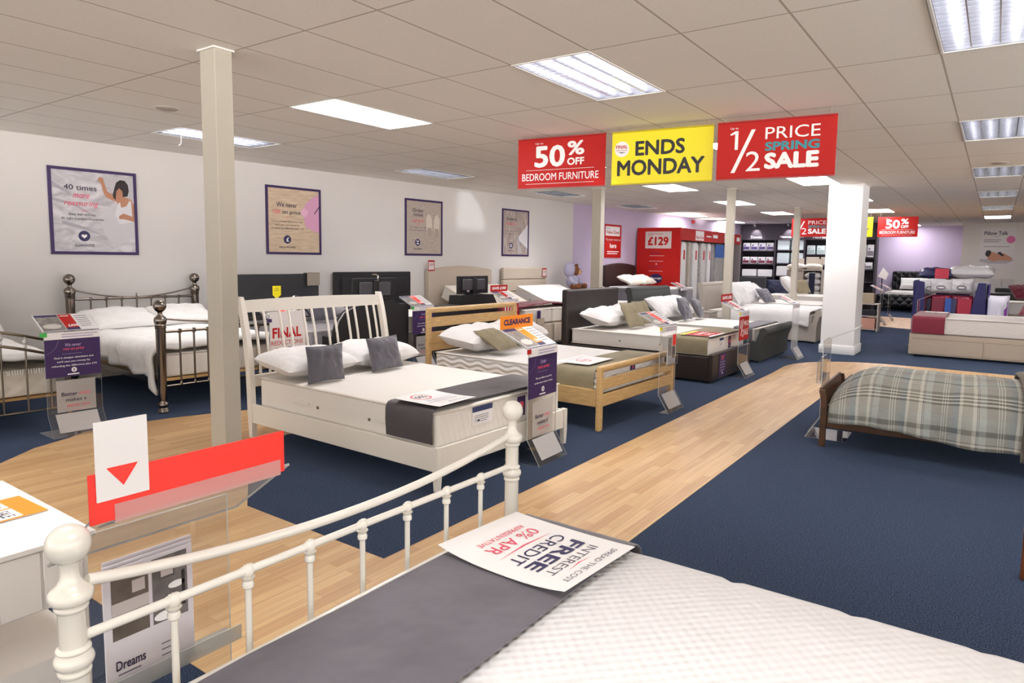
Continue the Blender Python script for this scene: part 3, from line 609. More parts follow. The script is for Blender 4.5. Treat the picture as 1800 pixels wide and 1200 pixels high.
def mattress(label, pos, yaw, W, L, z0, z1, m, pip=PIPING, vents='x0', handles=False, tags=None, group=None, r=.03, ms=None):
    t = thing('mattress', label, 'mattress', pos, yaw, group)
    MB().rbox(0, W, 0, L, z0, z1, r, 3).build('body', m, t, local=True, wn=True)
    e = r*.35
    for z in (z0+e, z1-e):
        k = .0015; a = r*.25; pts = [(a, -k, z), (W-a, -k, z), (W+k, a, z), (W+k, L-a, z), (W-a, L+k, z), (a, L+k, z), (-k, L-a, z), (-k, a, z)]
        MB().tube([Vector(p) for p in pts], .0055, 6, closed=True).build('piping', pip, t, local=True)
    if vents:
        side = -1 if vents == 'x0' else 1; xx = 0 if vents == 'x0' else W; zz = lerp(z0, z1, .45)
        for y in ([L*.33, L*.62] if vents else []):
            b = MB(Matrix.Translation((xx, y, zz)) @ Matrix.Rotation(PI/2*side, 4, 'Y')); b.lathe([(.012, 0), (.012, .004), (.006, .005)], (0, 0, 0), 14); b.build('air_vent', mat('vent_brass', '7c736a', .35, metal=.8), t, local=True)
    if handles:
        for y in (L*.25, L*.72):
            MB().rbox(-.012, -.001, y-.1, y+.1, lerp(z0, z1, .5)-.014, lerp(z0, z1, .5)+.014, .005, 2).build('handle', m, t, local=True)
    for (kind, x0, x1, zz0, zz1) in (tags or []):
        F = Fr((x0, -.004, zz0), (x1-x0, 0, 0), (0, 0, zz1-zz0)); b = MB()
        b.prism([F.p(0, 0), F.p(1, 0), F.p(1, 1), F.p(0, 1)], (0, .002, 0), WHITE if kind == 'care' else PURPLE)
        if kind == 'care': b.rect(F, 0, 1, .7, 1, .001, mat('tag_blue', '2c3c66', .5)); b.lines(F, .1, .8, .5, 4, .11, .03, .001, GREY_INK); b.rect(F, .05, .4, .05, .22, .001, WHITE); b.ell(F, .3, .2, .06, .05, .0012, BLACK)
        else: b.disc(F, .5, .55, min(F.w, F.h)*.3, .001, PINK); b.lines(F, .2, .8, .2, 1, .1, .03, .001, WHITE)
        b.build('care_tag' if kind == 'care' else 'guarantee_tag', None, t, local=True)
    return t
def runner(name, label, pos, yaw, W, y0, y1, z1, drop0, drop1, m, r=.03, group=None, wob=.004):
    """cloth laid across a mattress: hangs drop0 below the top on the x=0 side, drop1 on the other"""
    k = .018; pts = []
    if drop0: pts += [(-k, z1-drop0), (-k-.004, z1-drop0*.5), (-k, z1-r)] + [(r-(r+k)*math.cos(R(a)), z1-r+(r+k)*math.sin(R(a))) for a in (30, 60)]
    pts += [(r if drop0 else .004, z1+k)] + [(W*q, z1+k) for q in (.2, .4, .6, .8)] + [(W-r if drop1 else W-.004, z1+k)]
    if drop1: pts += [(W-r+(r+k)*math.sin(R(a)), z1-r+(r+k)*math.cos(R(a))) for a in (30, 60)] + [(W+k, z1-r), (W+k+.004, z1-drop1*.5), (W+k, z1-drop1)]
    ny = 10; n = len(pts); b = MB(); t = .004
    def P(i, j, off):
        x, z = pts[i]; y = lerp(y0, y1, j/ny); wz = wob*nz3(x*5, y*9, 2.3); inside = r < x < W-r
        e = 0 if (j not in (0, ny)) else .0
        return (x+(0 if inside else wz*(1 if x > W/2 else -1)+off*(1 if x > W/2 else -1)), y+wob*2*nz3(x*2.1, z*3, y0+j*.01), z+((abs(wz)+off) if inside else 0))
    vs = [P(i, j, 0) for j in range(ny+1) for i in range(n)]; o = len(vs); vs += [P(i, j, t) for j in range(ny+1) for i in range(n)]
    fs = []
    for j in range(ny):
        for i in range(n-1):
            a = j*n+i; fs += [(a, a+n, a+n+1, a+1), (o+a, o+a+1, o+a+n+1, o+a+n)]
    for i in range(n-1): fs += [(i, i+1, o+i+1, o+i), (ny*n+i, o+ny*n+i, o+ny*n+i+1, ny*n+i+1)]
    for j in range(ny): fs += [(j*n, o+j*n, o+(j+1)*n, (j+1)*n), (j*n+n-1, (j+1)*n+n-1, o+(j+1)*n+n-1, o+j*n+n-1)]
    b.add(vs, fs, True); ob = b.build(name, m, None, smooth_angle=60); place(ob, pos, yaw); tag(ob, label, 'bed runner', group); return ob
def duvet(name, label, pos, yaw, W, y0, y1, ztop, lowfn0, lowfn1, m, puff=.05, r=.12, uvs=False, seed=0., foot_round=.15, thick=.025, cat='duvet', wr=1., inset=0.):
    """quilt draped over a bed: lowfn(v) gives how low each long side hangs"""
    b = MB(); nu, nv = 56, 44
    def fn(u, v):
        y = lerp(y0, y1, v); l0 = lowfn0(v); l1 = lowfn1(v); d0 = ztop-l0; d1 = ztop-l1; arcl = PI*r/2
        L0 = max(.01, d0-r); L1 = max(.01, d1-r); tot = L0+L1+2*arcl+W-2*r+.0; s = u*tot
        if s < L0: x, z, nx, nzv = inset, l0+s, -1, 0
        elif s < L0+arcl: a = (s-L0)/r; x, z, nx, nzv = inset+r-r*math.cos(a), ztop-r+r*math.sin(a), -math.cos(a), math.sin(a)
        elif s < L0+arcl+W-2*r: x, z, nx, nzv = inset+r+(s-L0-arcl), ztop, 0, 1
        elif s < L0+2*arcl+W-2*r: a = (s-L0-arcl-W+2*r)/r; x, z, nx, nzv = W-r+r*math.sin(a)-inset, ztop-r+r*math.cos(a), math.sin(a), math.cos(a)
        else: x, z, nx, nzv = W-inset, ztop-r-(s-L0-2*arcl-W+2*r), 1, 0
        q = x/W; crown = puff*(1-(2*q-1)**2)*(1 if nzv > .3 else .3)
        fr = min(1., (v*(y1-y0))/foot_round) if foot_round else 1.
        e = 1-(1-fr)**2; z -= (1-e)*foot_round*.55*max(nzv, 0)
        wob = wr*(.018*nz3(x*3+seed, y*3.2, z*3)+.009*nz3(x*9, y*8+seed, z*8))
        side = 1-max(nzv, 0); fold = wr*side*.014*math.sin(y*21+3*nz3(y*2, seed, 0))*(1-min(1, max(0, (z-l0)/.4)))
        return (x+nx*(wob+fold+.01), y, z+crown+nzv*wob+nzv*.01, s, y)
    b.grid(fn, nu, nv, uvs=uvs); o = b.build(name, m, None, smooth_angle=180); md = o.modifiers.new('thickness', 'SOLIDIFY'); md.thickness = thick; md.offset = 1.0
    place(o, pos, yaw); tag(o, label, cat); return o
def leaflet(label, pos, yaw, w_, d, marks, curl=.012, paper=WHITE, group=None, tilt=0.):
    """marks use lying-sheet coordinates: u right, v away"""
    t = thing('leaflet', label, 'leaflet', pos, yaw, group); b = MB()
    nu, nv = 10, 10
    def z(u, v): return curl*(abs(2*v-1)**2.5)*(.3+.7*u) + .002
    vs = [((i/nu)*w_, (j/nv)*d, z(i/nu, j/nv)) for j in range(nv+1) for i in range(nu+1)]; o = len(vs); vs += [(x, y, q-.0012) for x, y, q in vs]
    fs = [];  k = nu+1
    for j in range(nv):
        for i in range(nu): a = j*k+i; fs += [(a, a+1, a+k+1, a+k), (o+a, o+a+k, o+a+k+1, o+a+1)]
    for i in range(nu): fs += [(i, o+i, o+i+1, i+1), (nv*k+i, nv*k+i+1, o+nv*k+i+1, o+nv*k+i)]
    for j in range(nv): fs += [(j*k, (j+1)*k, o+(j+1)*k, o+j*k), (j*k+nu, o+j*k+nu, o+(j+1)*k+nu, (j+1)*k+nu)]
    b.add(vs, fs, True); b.build('sheet', paper, t, local=True, smooth_angle=60)
    gs = {}; F = Fr((0, 0, 0), (w_, 0, 0), (0, d, 0))
    class B2(MB):
        def build(s, *a, **k_):
            s.v = [Vector((p.x, p.y, z(p.x/w_, p.y/d)+p.z)) for p in s.v]; return MB.build(s, *a, **k_)
    for mk in marks:
        m = mk[-1]; g = gs.setdefault((m.name, marks.index(mk)), (B2(), m))[0]
        nk = len([1 for q in marks[:marks.index(mk)]]); zl = .0006+.00012*nk
        if mk[0] == 't':   # text with its own reading direction: ('t', body, (u,v) start, (du,dv) along, (eu,ev) up, bold, mat)
            o_, al, upv = mk[2], mk[3], mk[4]; g.text(Fr(F.p(*o_), F.U*al[0]+F.V*al[1], F.U*upv[0]+F.V*upv[1]), mk[1], 0, 1, 0, 1, zl+.0003, m, mk[5])
        elif mk[0] == 'ring':
            for q in range(28):
                a0, a1 = 2*PI*q/28, 2*PI*(q+1)/28; cu, cv, ru, rw = mk[1], mk[2], mk[3], mk[4]
                g.poly(F, [(cu+(ru-rw)*math.cos(a0)/F.w, cv+(ru-rw)*math.sin(a0)/F.h), (cu+ru*math.cos(a0)/F.w, cv+ru*math.sin(a0)/F.h), (cu+ru*math.cos(a1)/F.w, cv+ru*math.sin(a1)/F.h), (cu+(ru-rw)*math.cos(a1)/F.w, cv+(ru-rw)*math.sin(a1)/F.h)], .0008, m)
        elif mk[0] == 'r': g.rect(F, *mk[1:5], zl, m)
        elif mk[0] == 'p': g.poly(F, mk[1], zl, m)
    for nm, (g, m) in gs.items(): g.build('lettering', m, t, local=True)
    return t

# ================================================================== clear price stands
PCARD = acrylic('pale_holder', .72, .16, .25); STRIP = mat('price_strip', 'e9e5e4', .4)
def stand(label, pos, yaw, accent=RED, price='£499', purple=None, panel=PURPLE, topper=None, tab=None, better=True, card=True, brochure=False, back=None, w_=.41, base=.21, lect=True):
    t = thing('price_stand', label, 'price stand', pos, yaw, 'clear price stands')
    b = MB(); b.strip([(base, .001), (-.11, .001), (0, .18), (0, .85)], 0, w_, .006, 'x', ACR, EDGE); b.build('acrylic_body', None, t, local=True)
    if lect: b = MB(); b.strip([(-.002, .852), (.25, .972)], 0, w_, .006, 'x', ACR, EDGE); b.build('lectern', None, t, local=True)
    b = MB(); b.prism([(.05, -.1, .035), (w_-.05, -.1, .035), (w_-.05, -.012, .176), (.05, -.012, .176)][::-1], (0, -.004, .003)); b.build('toe_card', frosted('toe_card', 'd0cbc8', .5), t, local=True)
    if card:
        O = Vector((0, -.0035, .862)); V_ = Vector((0, .252, .121)); F = Fr(O, (w_, 0, 0), V_)
        b = MB(); b.prism([F.p(0, 0, 0), F.p(1, 0, 0), F.p(1, 1, 0), F.p(0, 1, 0)], F.n*.003); b.build('info_card', CARDW, t, local=True); ic = t.children[-1]
        b = MB(); b.rect(F, .02, .43, .06, .86, .0036, PHOTO); b.rect(F, .02, .43, .86, .98, .0036, NAVYP); b.ell(F, .22, .3, .16, .14, .0042, mat('photo_bed_pale', 'c9c2bb', .5)); b.rect(F, .2, .28, .5, .8, .0042, mat('photo_grey', '77726f', .5)); b.build('picture', None, ic, local=True)
        b = MB(); b.rect(F, .44, .68, .2, .98, .0036, accent); b.rect(F, .44, .68, .06, .2, .0036, NAVYP); b.text(F, price, .5, .68, .24, .38, .0042, WHITE, .03); b.lines(F, .47, .65, .9, 1, .1, .04, .0042, WHITE); b.lines(F, .72, .95, .88, 6, .12, .03, .0042, GREY_INK); b.rect(F, 0, 1, .0, .03, .0036, NAVYP); b.build('lettering', None, ic, local=True)
        b = MB(); b.box(0, w_, -.012, -.008, .80, .858); b.build('price_strip', STRIP, t, local=True); ps = t.children[-1]
        b = MB(); F2 = Fr((0, -.0125, .80), (w_, 0, 0), (0, 0, .058)); b.lines(F2, .3, .95, .75, 2, .35, .14, .0005, LILAC_INK); b.build('lettering', None, ps, local=True)
    if tab: MB().box(-.03, .02, -.016, -.011, .825, .86).build('price_tab', tab, t, local=True)
    if purple:
        MB().box(0, w_, -.007, -.003, .485, .80).build('message_panel', panel, t, local=True); mp0 = t.children[-1]; F = Fr((0, -.0075, .485), (w_, 0, 0), (0, 0, .315)); gs = {}
        for (body, u0, u1, v0, v1, m, sh) in purple: gs.setdefault(m.name, (MB(), m))[0].text(F, body, u0, u1, v0, v1, .0006, m, 0.008, sh)
        for nm, (g, m) in gs.items(): g.build('lettering', m, mp0, local=True)
        if panel is PURPLE:
            g = MB(); g.disc(F, .5, .175, .02, .0006, WHITE); g.lines(F, .38, .62, .075, 1, .1, .03, .0006, WHITE); g.disc(F, .5, .175, .010, .0010, PURPLE); g.rect(F, .46, .54, .168, .182, .0014, WHITE); g.lines(F, .3, .7, .61, 1, .1, .006, .0006, LILAC_INK); g.build('emblem', None, mp0, local=True)
            g = MB(); pts = [(.02, .62), (.12, .7), (.2, .82), (.24, .98), (.255, .98), (.215, .81), (.13, .685), (.02, .6)]; g.poly(F, pts, .0003, mat('purple_swirl', '5b4a72', .5)); g.build('swirl', None, mp0, local=True)
    if better:
        MB().box(.07, w_-.05, -.006, -.002, .19, .455).build('leaflet_panel', frosted('frosted_panel', 'd3cecb', .5), t, local=True); lp0 = t.children[-1]; F = Fr((.07, -.0065, .19), (w_-.12, 0, 0), (0, 0, .265))
        g = MB(); g.text(F, 'Better', .12, .52, .50, .62, .0006, INKD, .012); g.text(F, 'makes a', .22, .75, .32, .43, .0006, INKD, .012); g.build('lettering', INKD, lp0, local=True)
        g = MB(); g.text(F, 'sleep', .56, .86, .48, .62, .0006, PINK, 0, .35); g.text(F, 'better you', .24, .84, .12, .25, .0006, PINK, 0, .35); g.poly(F, swoosh(.3, .8, .06), .0006, PINK); g.build('lettering', PINK, lp0, local=True)
    if brochure:
        for k in range(2):
            MB().rbox(.12+.012*k, .33+.012*k, -.035+.008*k, -.030+.008*k, .47, .77, .002, 1, sm=False).build('brochure', mat('brochure_paper', 'd8d4d2', .4), t, local=True)
        F = Fr((.12, -.036, .47), (.21, 0, 0), (0, 0, .3)); g = MB(); g.rect(F, .05, .5, .3, .92, .0006, PHOTO); g.rect(F, .55, .95, .2, .6, .0006, mat('photo_dark', '57514e', .5)); g.rect(F, .6, 1, .62, 1, .0006, accent); g.build('picture', None, t, local=True)
        b = MB(); b.strip([(-.008, .46), (-.045, .46), (-.045, .56)], .1, .36, .003, 'x', ACR, EDGE); b.build('brochure_pocket', None, t, local=True)
    if topper:
        body, bg, ink, hgt = topper
        MB().rbox(-.005, w_+.035, .243, .248, .985, .985+hgt, .018, 3, only='y', sm=False).build('topper_board', bg, t, local=True); tb0 = t.children[-1]; F = Fr((-.005, .2425, .985), (w_+.04, 0, 0), (0, 0, hgt))
        g = MB(); g.text(F, body, .09, .91, .28, .74, .0006, ink, .05); g.build('lettering', ink, tb0, local=True)
    if back: back(t)
    return t
PW = WHITE
P_NEVER = [('We never', .36, .65, .80, .885, LILAC_INK, .25), ('rest on price', .32, .70, .68, .775, PINK, .25), ('Find it cheaper elsewhere and', .16, .86, .47, .53, PW, 0.), ("we'll save you money by", .2, .80, .37, .43, PW, 0.), ('refunding the difference plus £10', .11, .92, .26, .32, PW, 0.)]
P_ORDER = [('Order', .40, .60, .80, .89, LILAC_INK, .25), ('room service', .30, .72, .68, .76, PINK, .25), ('We can deliver your bed', .24, .80, .42, .48, PW, 0.), ('to the room of your choice', .2, .84, .31, .37, PW, 0.)]
P_AWAY = [('Order a', .38, .62, .80, .88, LILAC_INK, .25), ('takeaway', .34, .68, .68, .77, PINK, .25), ('We can take your old bed', .2, .82, .46, .52, PW, 0.), ('away when we deliver', .2, .82, .36, .42, PW, 0.), ('your new bed', .36, .66, .26, .32, PW, 0.)]
P_HALF = [('1', .1, .18, .5, .85, WHITE, 0.), ('/', .16, .38, .2, .88, WHITE, 0.), ('2', .3, .44, .15, .45, WHITE, 0.), ('PRICE', .46, .93, .6, .8, WHITE, 0.), ('SALE', .46, .93, .2, .45, WHITE, 0.)]
# ================================================================== bed parts
def cat_rail(p0, p1, sag, n=16):
    a, b = Vector(p0), Vector(p1); return [a.lerp(b, k/n)-Vector((0, 0, sag*(1-(2*k/n-1)**2))) for k in range(n+1)]
def sleigh_panel(b, W, y, z0, z1, out, t, roll):
    """upholstered panel: rises from z0 and curls outwards into a roll (out = -1 foot, +1 head)"""
    zc = z1-roll; pts = [(y, z0), (y, lerp(z0, zc, .5)), (y+out*.012, lerp(z0, zc, .68)), (y+out*.035, lerp(z0, zc, .84)), (y+out*.06, zc), (y+out*.085, zc+roll*.55)]
    b.strip(pts, 0, W, t if out < 0 else -t, 'x', None, None, True)
    cy_ = y+out*(.06+t*.62); b.tube([(-.004, cy_, zc), (W+.004, cy_, zc)], roll, 20)
    return b
# ================================================================== front row beds (feet on the walkway, heads to the poster wall)
YF = R(90)
def Wp(pos, yaw, x, y, z=0.):     # bed-local to world
    return (pos[0]+x*math.cos(yaw)-y*math.sin(yaw), pos[1]+x*math.sin(yaw)+y*math.cos(yaw), z)
# --- white spindle bed
pos = (-2.862, 3.165, 0); yaw = R(88.6); W, L = 1.55, 2.13
t = thing('bed', 'white painted bed frame with curved spindle headboard', 'bed', pos, yaw)
def hb_y(z): return L + .045*(z/1.16) + .10*max(0, (z-.55)/.62)**1.6
for x in (0.025, W-.025):
    b = MB(); zs = [0, .2, .4, .6, .75, .9, 1.02, 1.12, 1.165]; n = len(zs); vs = []
    for z in zs:
        y = hb_y(z); wd = .022 if z < 1.12 else (.020 if z < 1.16 else .014); dp = .03 if z > .1 else .022
        vs += [(x-wd, y-dp, z), (x+wd, y-dp, z), (x+wd, y+dp, z), (x-wd, y+dp, z)]
    fs = [(3, 2, 1, 0), tuple(range(4*n-4, 4*n))]
    for i in range(n-1):
        for k in range(4): fs.append((4*i+k, 4*i+(k+1) % 4, 4*i+4+(k+1) % 4, 4*i+4+k))
    b.add(vs, fs, False); b.build('head_post', WWOOD, t, local=True)
b = MB(); y = hb_y(1.09); nseg = 14; vs = []
for k in range(nseg+1):
    x = lerp(.045, W-.045, k/nseg); zt = 1.135+.02*math.sin(PI*k/nseg)*.6; bow = .012*math.sin(PI*k/nseg)
    vs += [(x, y-.013+bow, 1.035), (x, y+.013+bow, 1.035), (x, y+.016+bow, zt), (x, y-.010+bow, zt)]
fs = [(0, 1, 2, 3), tuple(reversed(range(4*nseg, 4*nseg+4)))]
for i in range(nseg):
    for k in range(4): fs.append((4*i+k, 4*i+4+k, 4*i+4+(k+1) % 4, 4*i+(k+1) % 4))
b.add(vs, fs); b.build('top_rail', WWOOD, t, local=True)
MB().rbox(.045, W-.045, hb_y(.5)-.014, hb_y(.5)+.014, .42, .52, .004, 1).build('lower_rail', WWOOD, t, local=True)
for k in range(6):
    for s_ in (-1, 1):
        x = .045+(W-.09)*(k+.5)/6+s_*.045; zs = [.51, .6, .7, .8, .9, 1.0, 1.04]
        MB().tube([(x, hb_y(z), z) for z in zs], .0115, 8).build('spindle', WWOOD, t, local=True)
for x in (.012, W-.040): MB().rbox(x, x+.028, .03, L-.01, .125, .285, .006, 2).build('side_rail', WWOOD, t, local=True, wn=True)
MB().rbox(.05, W-.05, .006, .034, .135, .29, .006, 2).build('foot_rail', WWOOD, t, local=True, wn=True)
for x in (.024, W-.024):
    b = MB(); vs = []
    for z, wd in ((0, .017), (.12, .022), (.292, .022)): vs += [(x-wd, .022-wd, z), (x+wd, .022-wd, z), (x+wd, .022+wd, z), (x-wd, .022+wd, z)]
    b.add(vs, [(3, 2, 1, 0), (8, 9, 10, 11)]+[(4*i+k, 4*i+(k+1) % 4, 4*i+4+(k+1) % 4, 4*i+4+k) for i in (0, 1) for k in range(4)]); b.build('foot_leg', WWOOD, t, local=True)
MB().box(.04, W-.04, .04, L-.03, .22, .24).build('slat_base', WWOOD, t, local=True)
mattress('ivory mattress with small air vents on the white spindle bed', pos, yaw, W-.11, L-.115, .245, .51, MATTW, handles=True, tags=[('care', .34, .56, .36, .49), ('g', .86, .96, .33, .48)]).location = Wp(pos, yaw, .055, .048)
mp_ = Wp(pos, yaw, .055, .048)
runner('bed_runner', 'dark grey leather-look runner across the foot of the white spindle bed', mp_, yaw, W-.11, .03, .47, .512, .215, .18, mat('slate_leather', '4a454a', .42, bump=(5, .3, .02)))
leaflet('white leaflet with pink ring on the white bed runner', (-2.905, 3.235, .548), YF, .375, .42, [('ring', .38, .72, .075, .012, PINK), ('t', '0%', (.25, .66), (.25, 0), (0, .13), .02, INKD), ('t', 'APR REPRESENTATIVE', (.2, .4), (.62, 0), (0, .05), 0., LILAC_INK), ('t', 'INTEREST FREE CREDIT', (.12, .28), (.76, 0), (0, .06), 0., LILAC_INK), ('t', 'SPREAD THE COST', (.4, .1), (.5, 0), (0, .06), 0., GREY_INK)], .008)
for i, (yy, nm) in enumerate(((3.58, 'white pillow behind the left slate cushion on the white bed'), (4.3, 'white pillow behind the right slate cushion on the white bed'))):
    soft('pillow', nm, 'pillow', (-4.47, yy, .515), YF+R(2-4*i), .74, .46, .165, 9, LINEN, 'pillows on the white bed', i+1)
soft('cushion', 'slate grey square cushion, left one on the white spindle bed', 'cushion', (-4.385, 3.478, .512), YF-R(1), .35, .29, .11, 85, CUSHG, 'slate cushions on the white bed', 7, .07, CUSHG)
soft('cushion', 'slate grey square cushion, right one on the white spindle bed', 'cushion', (-4.42, 4.17, .512), YF+R(6), .40, .29, .11, 76, CUSHG, 'slate cushions on the white bed', 8, .07, CUSHG)

# --- oak slatted bed
pos = (-2.775, 5.185, 0); yaw = R(88.5); W, L = 1.56, 2.12
t = thing('bed', 'light oak bed frame with slatted headboard and footboard', 'bed', pos, yaw)
def oakpost(name, x, y, z1, wd): MB().rbox(x-wd/2, x+wd/2, y-.024, y+.024, 0, z1, .012, 3).build(name, OAK, t, local=True, wn=True)
for x in (.03, W-.03): oakpost('foot_post', x, .024, .575, .06); oakpost('head_post', x, L, .96, .06)
def slat(name, y, z0, z1): MB().rbox(.055, W-.055, y-.014, y+.014, z0, z1, .008, 2).build(name, OAK, t, local=True, wn=True)
MB().rbox(.0, W, L-.024, L+.024, .925, .985, .024, 4).build('head_top_rail', OAK, t, local=True, wn=True); slat('head_slat', L, .775, .88); slat('head_slat', L, .52, .725); 
MB().rbox(.0, W, 0, .048, .525, .585, .024, 4).build('foot_top_rail', OAK, t, local=True, wn=True); slat('foot_slat', .024, .365, .465); slat('foot_slat', .024, .215, .325)
for x in (.012, W-.042): MB().rbox(x, x+.03, .03, L-.02, .215, .37, .006, 2).build('side_rail', OAK, t, local=True, wn=True)
MB().box(.04, W-.04, .05, L-.03, .29, .31).build('slat_base', OAK, t, local=True)
mo = Wp(pos, yaw, .07, .072)
mattress('white wavy quilted mattress on the light oak bed', mo, yaw, W-.14, L-.13, .315, .52, WAVYM, vents=None, tags=[('g', .62, .72, .46, .51)])
runner('bed_runner', 'taupe runner across the foot of the light oak bed', mo, yaw, W-.14, .02, .44, .522, .2, .15, TAUPE)
leaflet('white leaflet with pink ring on the taupe runner of the oak bed', (-2.99, 5.36, .556), YF, .5, .36, [('ring', .42, .5, .075, .012, PINK), ('t', '0% APR', (.28, .44), (.28, 0), (0, .1), .02, PINK), ('t', 'INTEREST FREE CREDIT', (.15, .78), (.65, 0), (0, .06), 0., LILAC_INK)], .008)
soft('pillow', 'plump white pillow at the near side of the light oak bed', 'pillow', (-4.28, 5.66, .525), YF, .78, .5, .22, 6, LINEN, 'pillows on the oak bed', 11)
soft('pillow', 'plump white pillow at the far side of the light oak bed', 'pillow', (-4.30, 6.36, .525), YF, .66, .5, .22, 8, LINEN, 'pillows on the oak bed', 12)
soft('cushion', 'taupe square cushion on the light oak bed', 'cushion', (-4.10, 5.60, .535), YF+R(8), .40, .36, .12, 30, TAUPE, None, 13, .07, TAUPE)

# --- dark brown leather bed
pos = (-2.79, 8.11, 0); yaw = YF; W, L = 1.56, 2.1
t = thing('bed', 'dark brown leather bed frame with tall plain headboard', 'bed', pos, yaw)
MB().rbox(0, W, L, L+.11, 0.02, 1.09, .03, 3).build('headboard', DKLEATHER, t, local=True, wn=True)
MB().rbox(0, W, 0, .06, .03, .365, .012, 2).build('foot_panel', DKLEATHER, t, local=True, wn=True)
for x in (0, W-.06): MB().rbox(x, x+.06, .06, L, .03, .33, .012, 2).build('side_panel', DKLEATHER, t, local=True, wn=True)
MB().box(.06, W-.06, .06, L, .3, .325).build('slat_base', BLKPANEL, t, local=True)
for x in (.08, W-.08):
    for y in (.08, L-.05): MB().box(x-.03, x+.03, y-.03, y+.03, 0, .031).build('foot', BLKPLASTIC, t, local=True)
mo = Wp(pos, yaw, .075, .075)
mattress('ivory mattress with air vents on the dark brown leather bed', mo, yaw, W-.15, L-.10, .335, .545, MATTW, tags=[('care', .36, .52, .42, .53), ('g', .72, .82, .37, .53)])
runner('bed_runner', 'taupe runner over the foot of the dark brown leather bed', mo, yaw, W-.15, .015, .5, .547, .195, .15, TAUPE)
leaflet('red and yellow offer leaflet on the brown leather bed runner', (-2.86, 8.22, .578), YF, .55, .42, [('r', .0, 1, .1, .85, RED), ('r', .0, 1, .85, 1, YELLOW), ('t', '1/2 PRICE', (.15, .45), (.7, 0), (0, .2), .02, WHITE), ('t', 'SALE', (.3, .2), (.4, 0), (0, .18), .02, WHITE)], 0.)
sw = thing('fabric_swatch_strap', 'black loop strap hanging over the foot of the brown leather bed', 'strap', (-2.79, 9.05, .40)); MB().strip([(-2.86, .372), (-2.78, .372), (-2.762, .33), (-2.765, .2), (-2.76, .1)], 9.02, 9.06, .004, 'y', BLKPLASTIC).build('strap', None, sw)
MB().strip([(-2.765, .1), (-2.75, .1), (-2.748, .25), (-2.757, .36)], 9.03, 9.06, .004, 'y', BLKPLASTIC).build('loop', None, sw)
t = thing('info_tag', 'purple printed card hung on the foot of the brown leather bed', 'card', (-2.787, 8.43, .06)); F = Fr((-2.784, 8.34, .06), (0, .26, 0), (0, 0, .29)); MB().prism([F.p(0, 0), F.p(0, 1), F.p(1, 1), F.p(1, 0)], (-.003, 0, 0)).build('card', PURPLE, t)
b = MB(); b.lines(F, .15, .85, .65, 4, .12, .03, .001, LILAC_INK); b.disc(F, .5, .15, .018, .001, WHITE); b.build('lettering', None, t)
b = MB(); b.lines(F, .3, .7, .9, 2, .1, .05, .001, PINK); b.build('lettering', None, t)
soft('pillow', 'white pillow at the near side of the dark brown leather bed', 'pillow', (-4.32, 8.58, .55), YF, .74, .48, .2, 12, LINEN, 'pillows on the brown leather bed', 15)
soft('pillow', 'white pillow at the far side of the dark brown leather bed', 'pillow', (-4.34, 9.25, .55), YF, .6, .48, .2, 14, LINEN, 'pillows on the brown leather bed', 16)
soft('cushion', 'beige cushion, nearer of two on the brown leather bed', 'cushion', (-4.16, 8.72, .55), YF-R(4), .40, .38, .12, 62, TAUPE, 'beige cushions on the brown leather bed', 17, .07, TAUPE)
soft('cushion', 'beige cushion, farther of two on the brown leather bed', 'cushion', (-4.22, 9.22, .55), YF-R(4), .40, .38, .12, 62, TAUPE, 'beige cushions on the brown leather bed', 18, .07, TAUPE)

# --- grey-green sleigh bed
pos = (-2.86, 10.3, 0); W, L = 1.62, 2.05
t = thing('bed', 'dark grey-green woven sleigh bed with rolled ends', 'bed', pos, YF)
b = MB(); sleigh_panel(b, W, L, .03, 1.06, 1, .1, .06); b.build('headboard', GREEN_CHAR, t, local=True, smooth_angle=50)
b = MB(); sleigh_panel(b, W, 0.05, .03, .53, -1, .09, .06); b.build('footboard', GREEN_CHAR, t, local=True, smooth_angle=50)
for x in (0, W-.07): MB().rbox(x, x+.07, .04, L+.02, .03, .33, .015, 2).build('side_panel', GREEN_CHAR, t, local=True, wn=True)
MB().box(.07, W-.07, .05, L, .27, .295).build('slat_base', BLKPANEL, t, local=True)
for x in (.1, W-.1):
    for y in (.02, L-.05): MB().box(x-.03, x+.03, y-.03, y+.03, 0, .031).build('foot', BLKPLASTIC, t, local=True)
mo = Wp(pos, YF, .105, .085)
mattress('white mattress on the dark grey-green sleigh bed', mo, YF, W-.21, L-.13, .30, .50, MATTW)
runner('bed_runner', 'dark runner tucked at the foot of the grey-green sleigh bed', mo, YF, W-.21, .03, .32, .502, .18, .1, GREYRUN)
soft('pillow', 'white pillow at the near side of the grey-green sleigh bed', 'pillow', (-4.5, 10.75, .505), YF, .7, .46, .18, 40, LINEN, 'pillows on the sleigh bed', 19)
soft('pillow', 'white pillow at the far side of the grey-green sleigh bed', 'pillow', (-4.5, 11.45, .505), YF, .7, .46, .18, 40, LINEN, 'pillows on the sleigh bed', 20)
soft('cushion', 'slate cushion, nearer of two on the grey-green sleigh bed', 'cushion', (-4.28, 10.95, .505), YF+R(4), .42, .40, .13, 68, CUSHG, 'slate cushions on the sleigh bed', 21, .07, CUSHG)
soft('cushion', 'slate cushion, farther of two on the grey-green sleigh bed', 'cushion', (-4.22, 11.45, .505), YF+R(12), .42, .38, .13, 62, CUSHG, 'slate cushions on the sleigh bed', 22, .07, CUSHG)

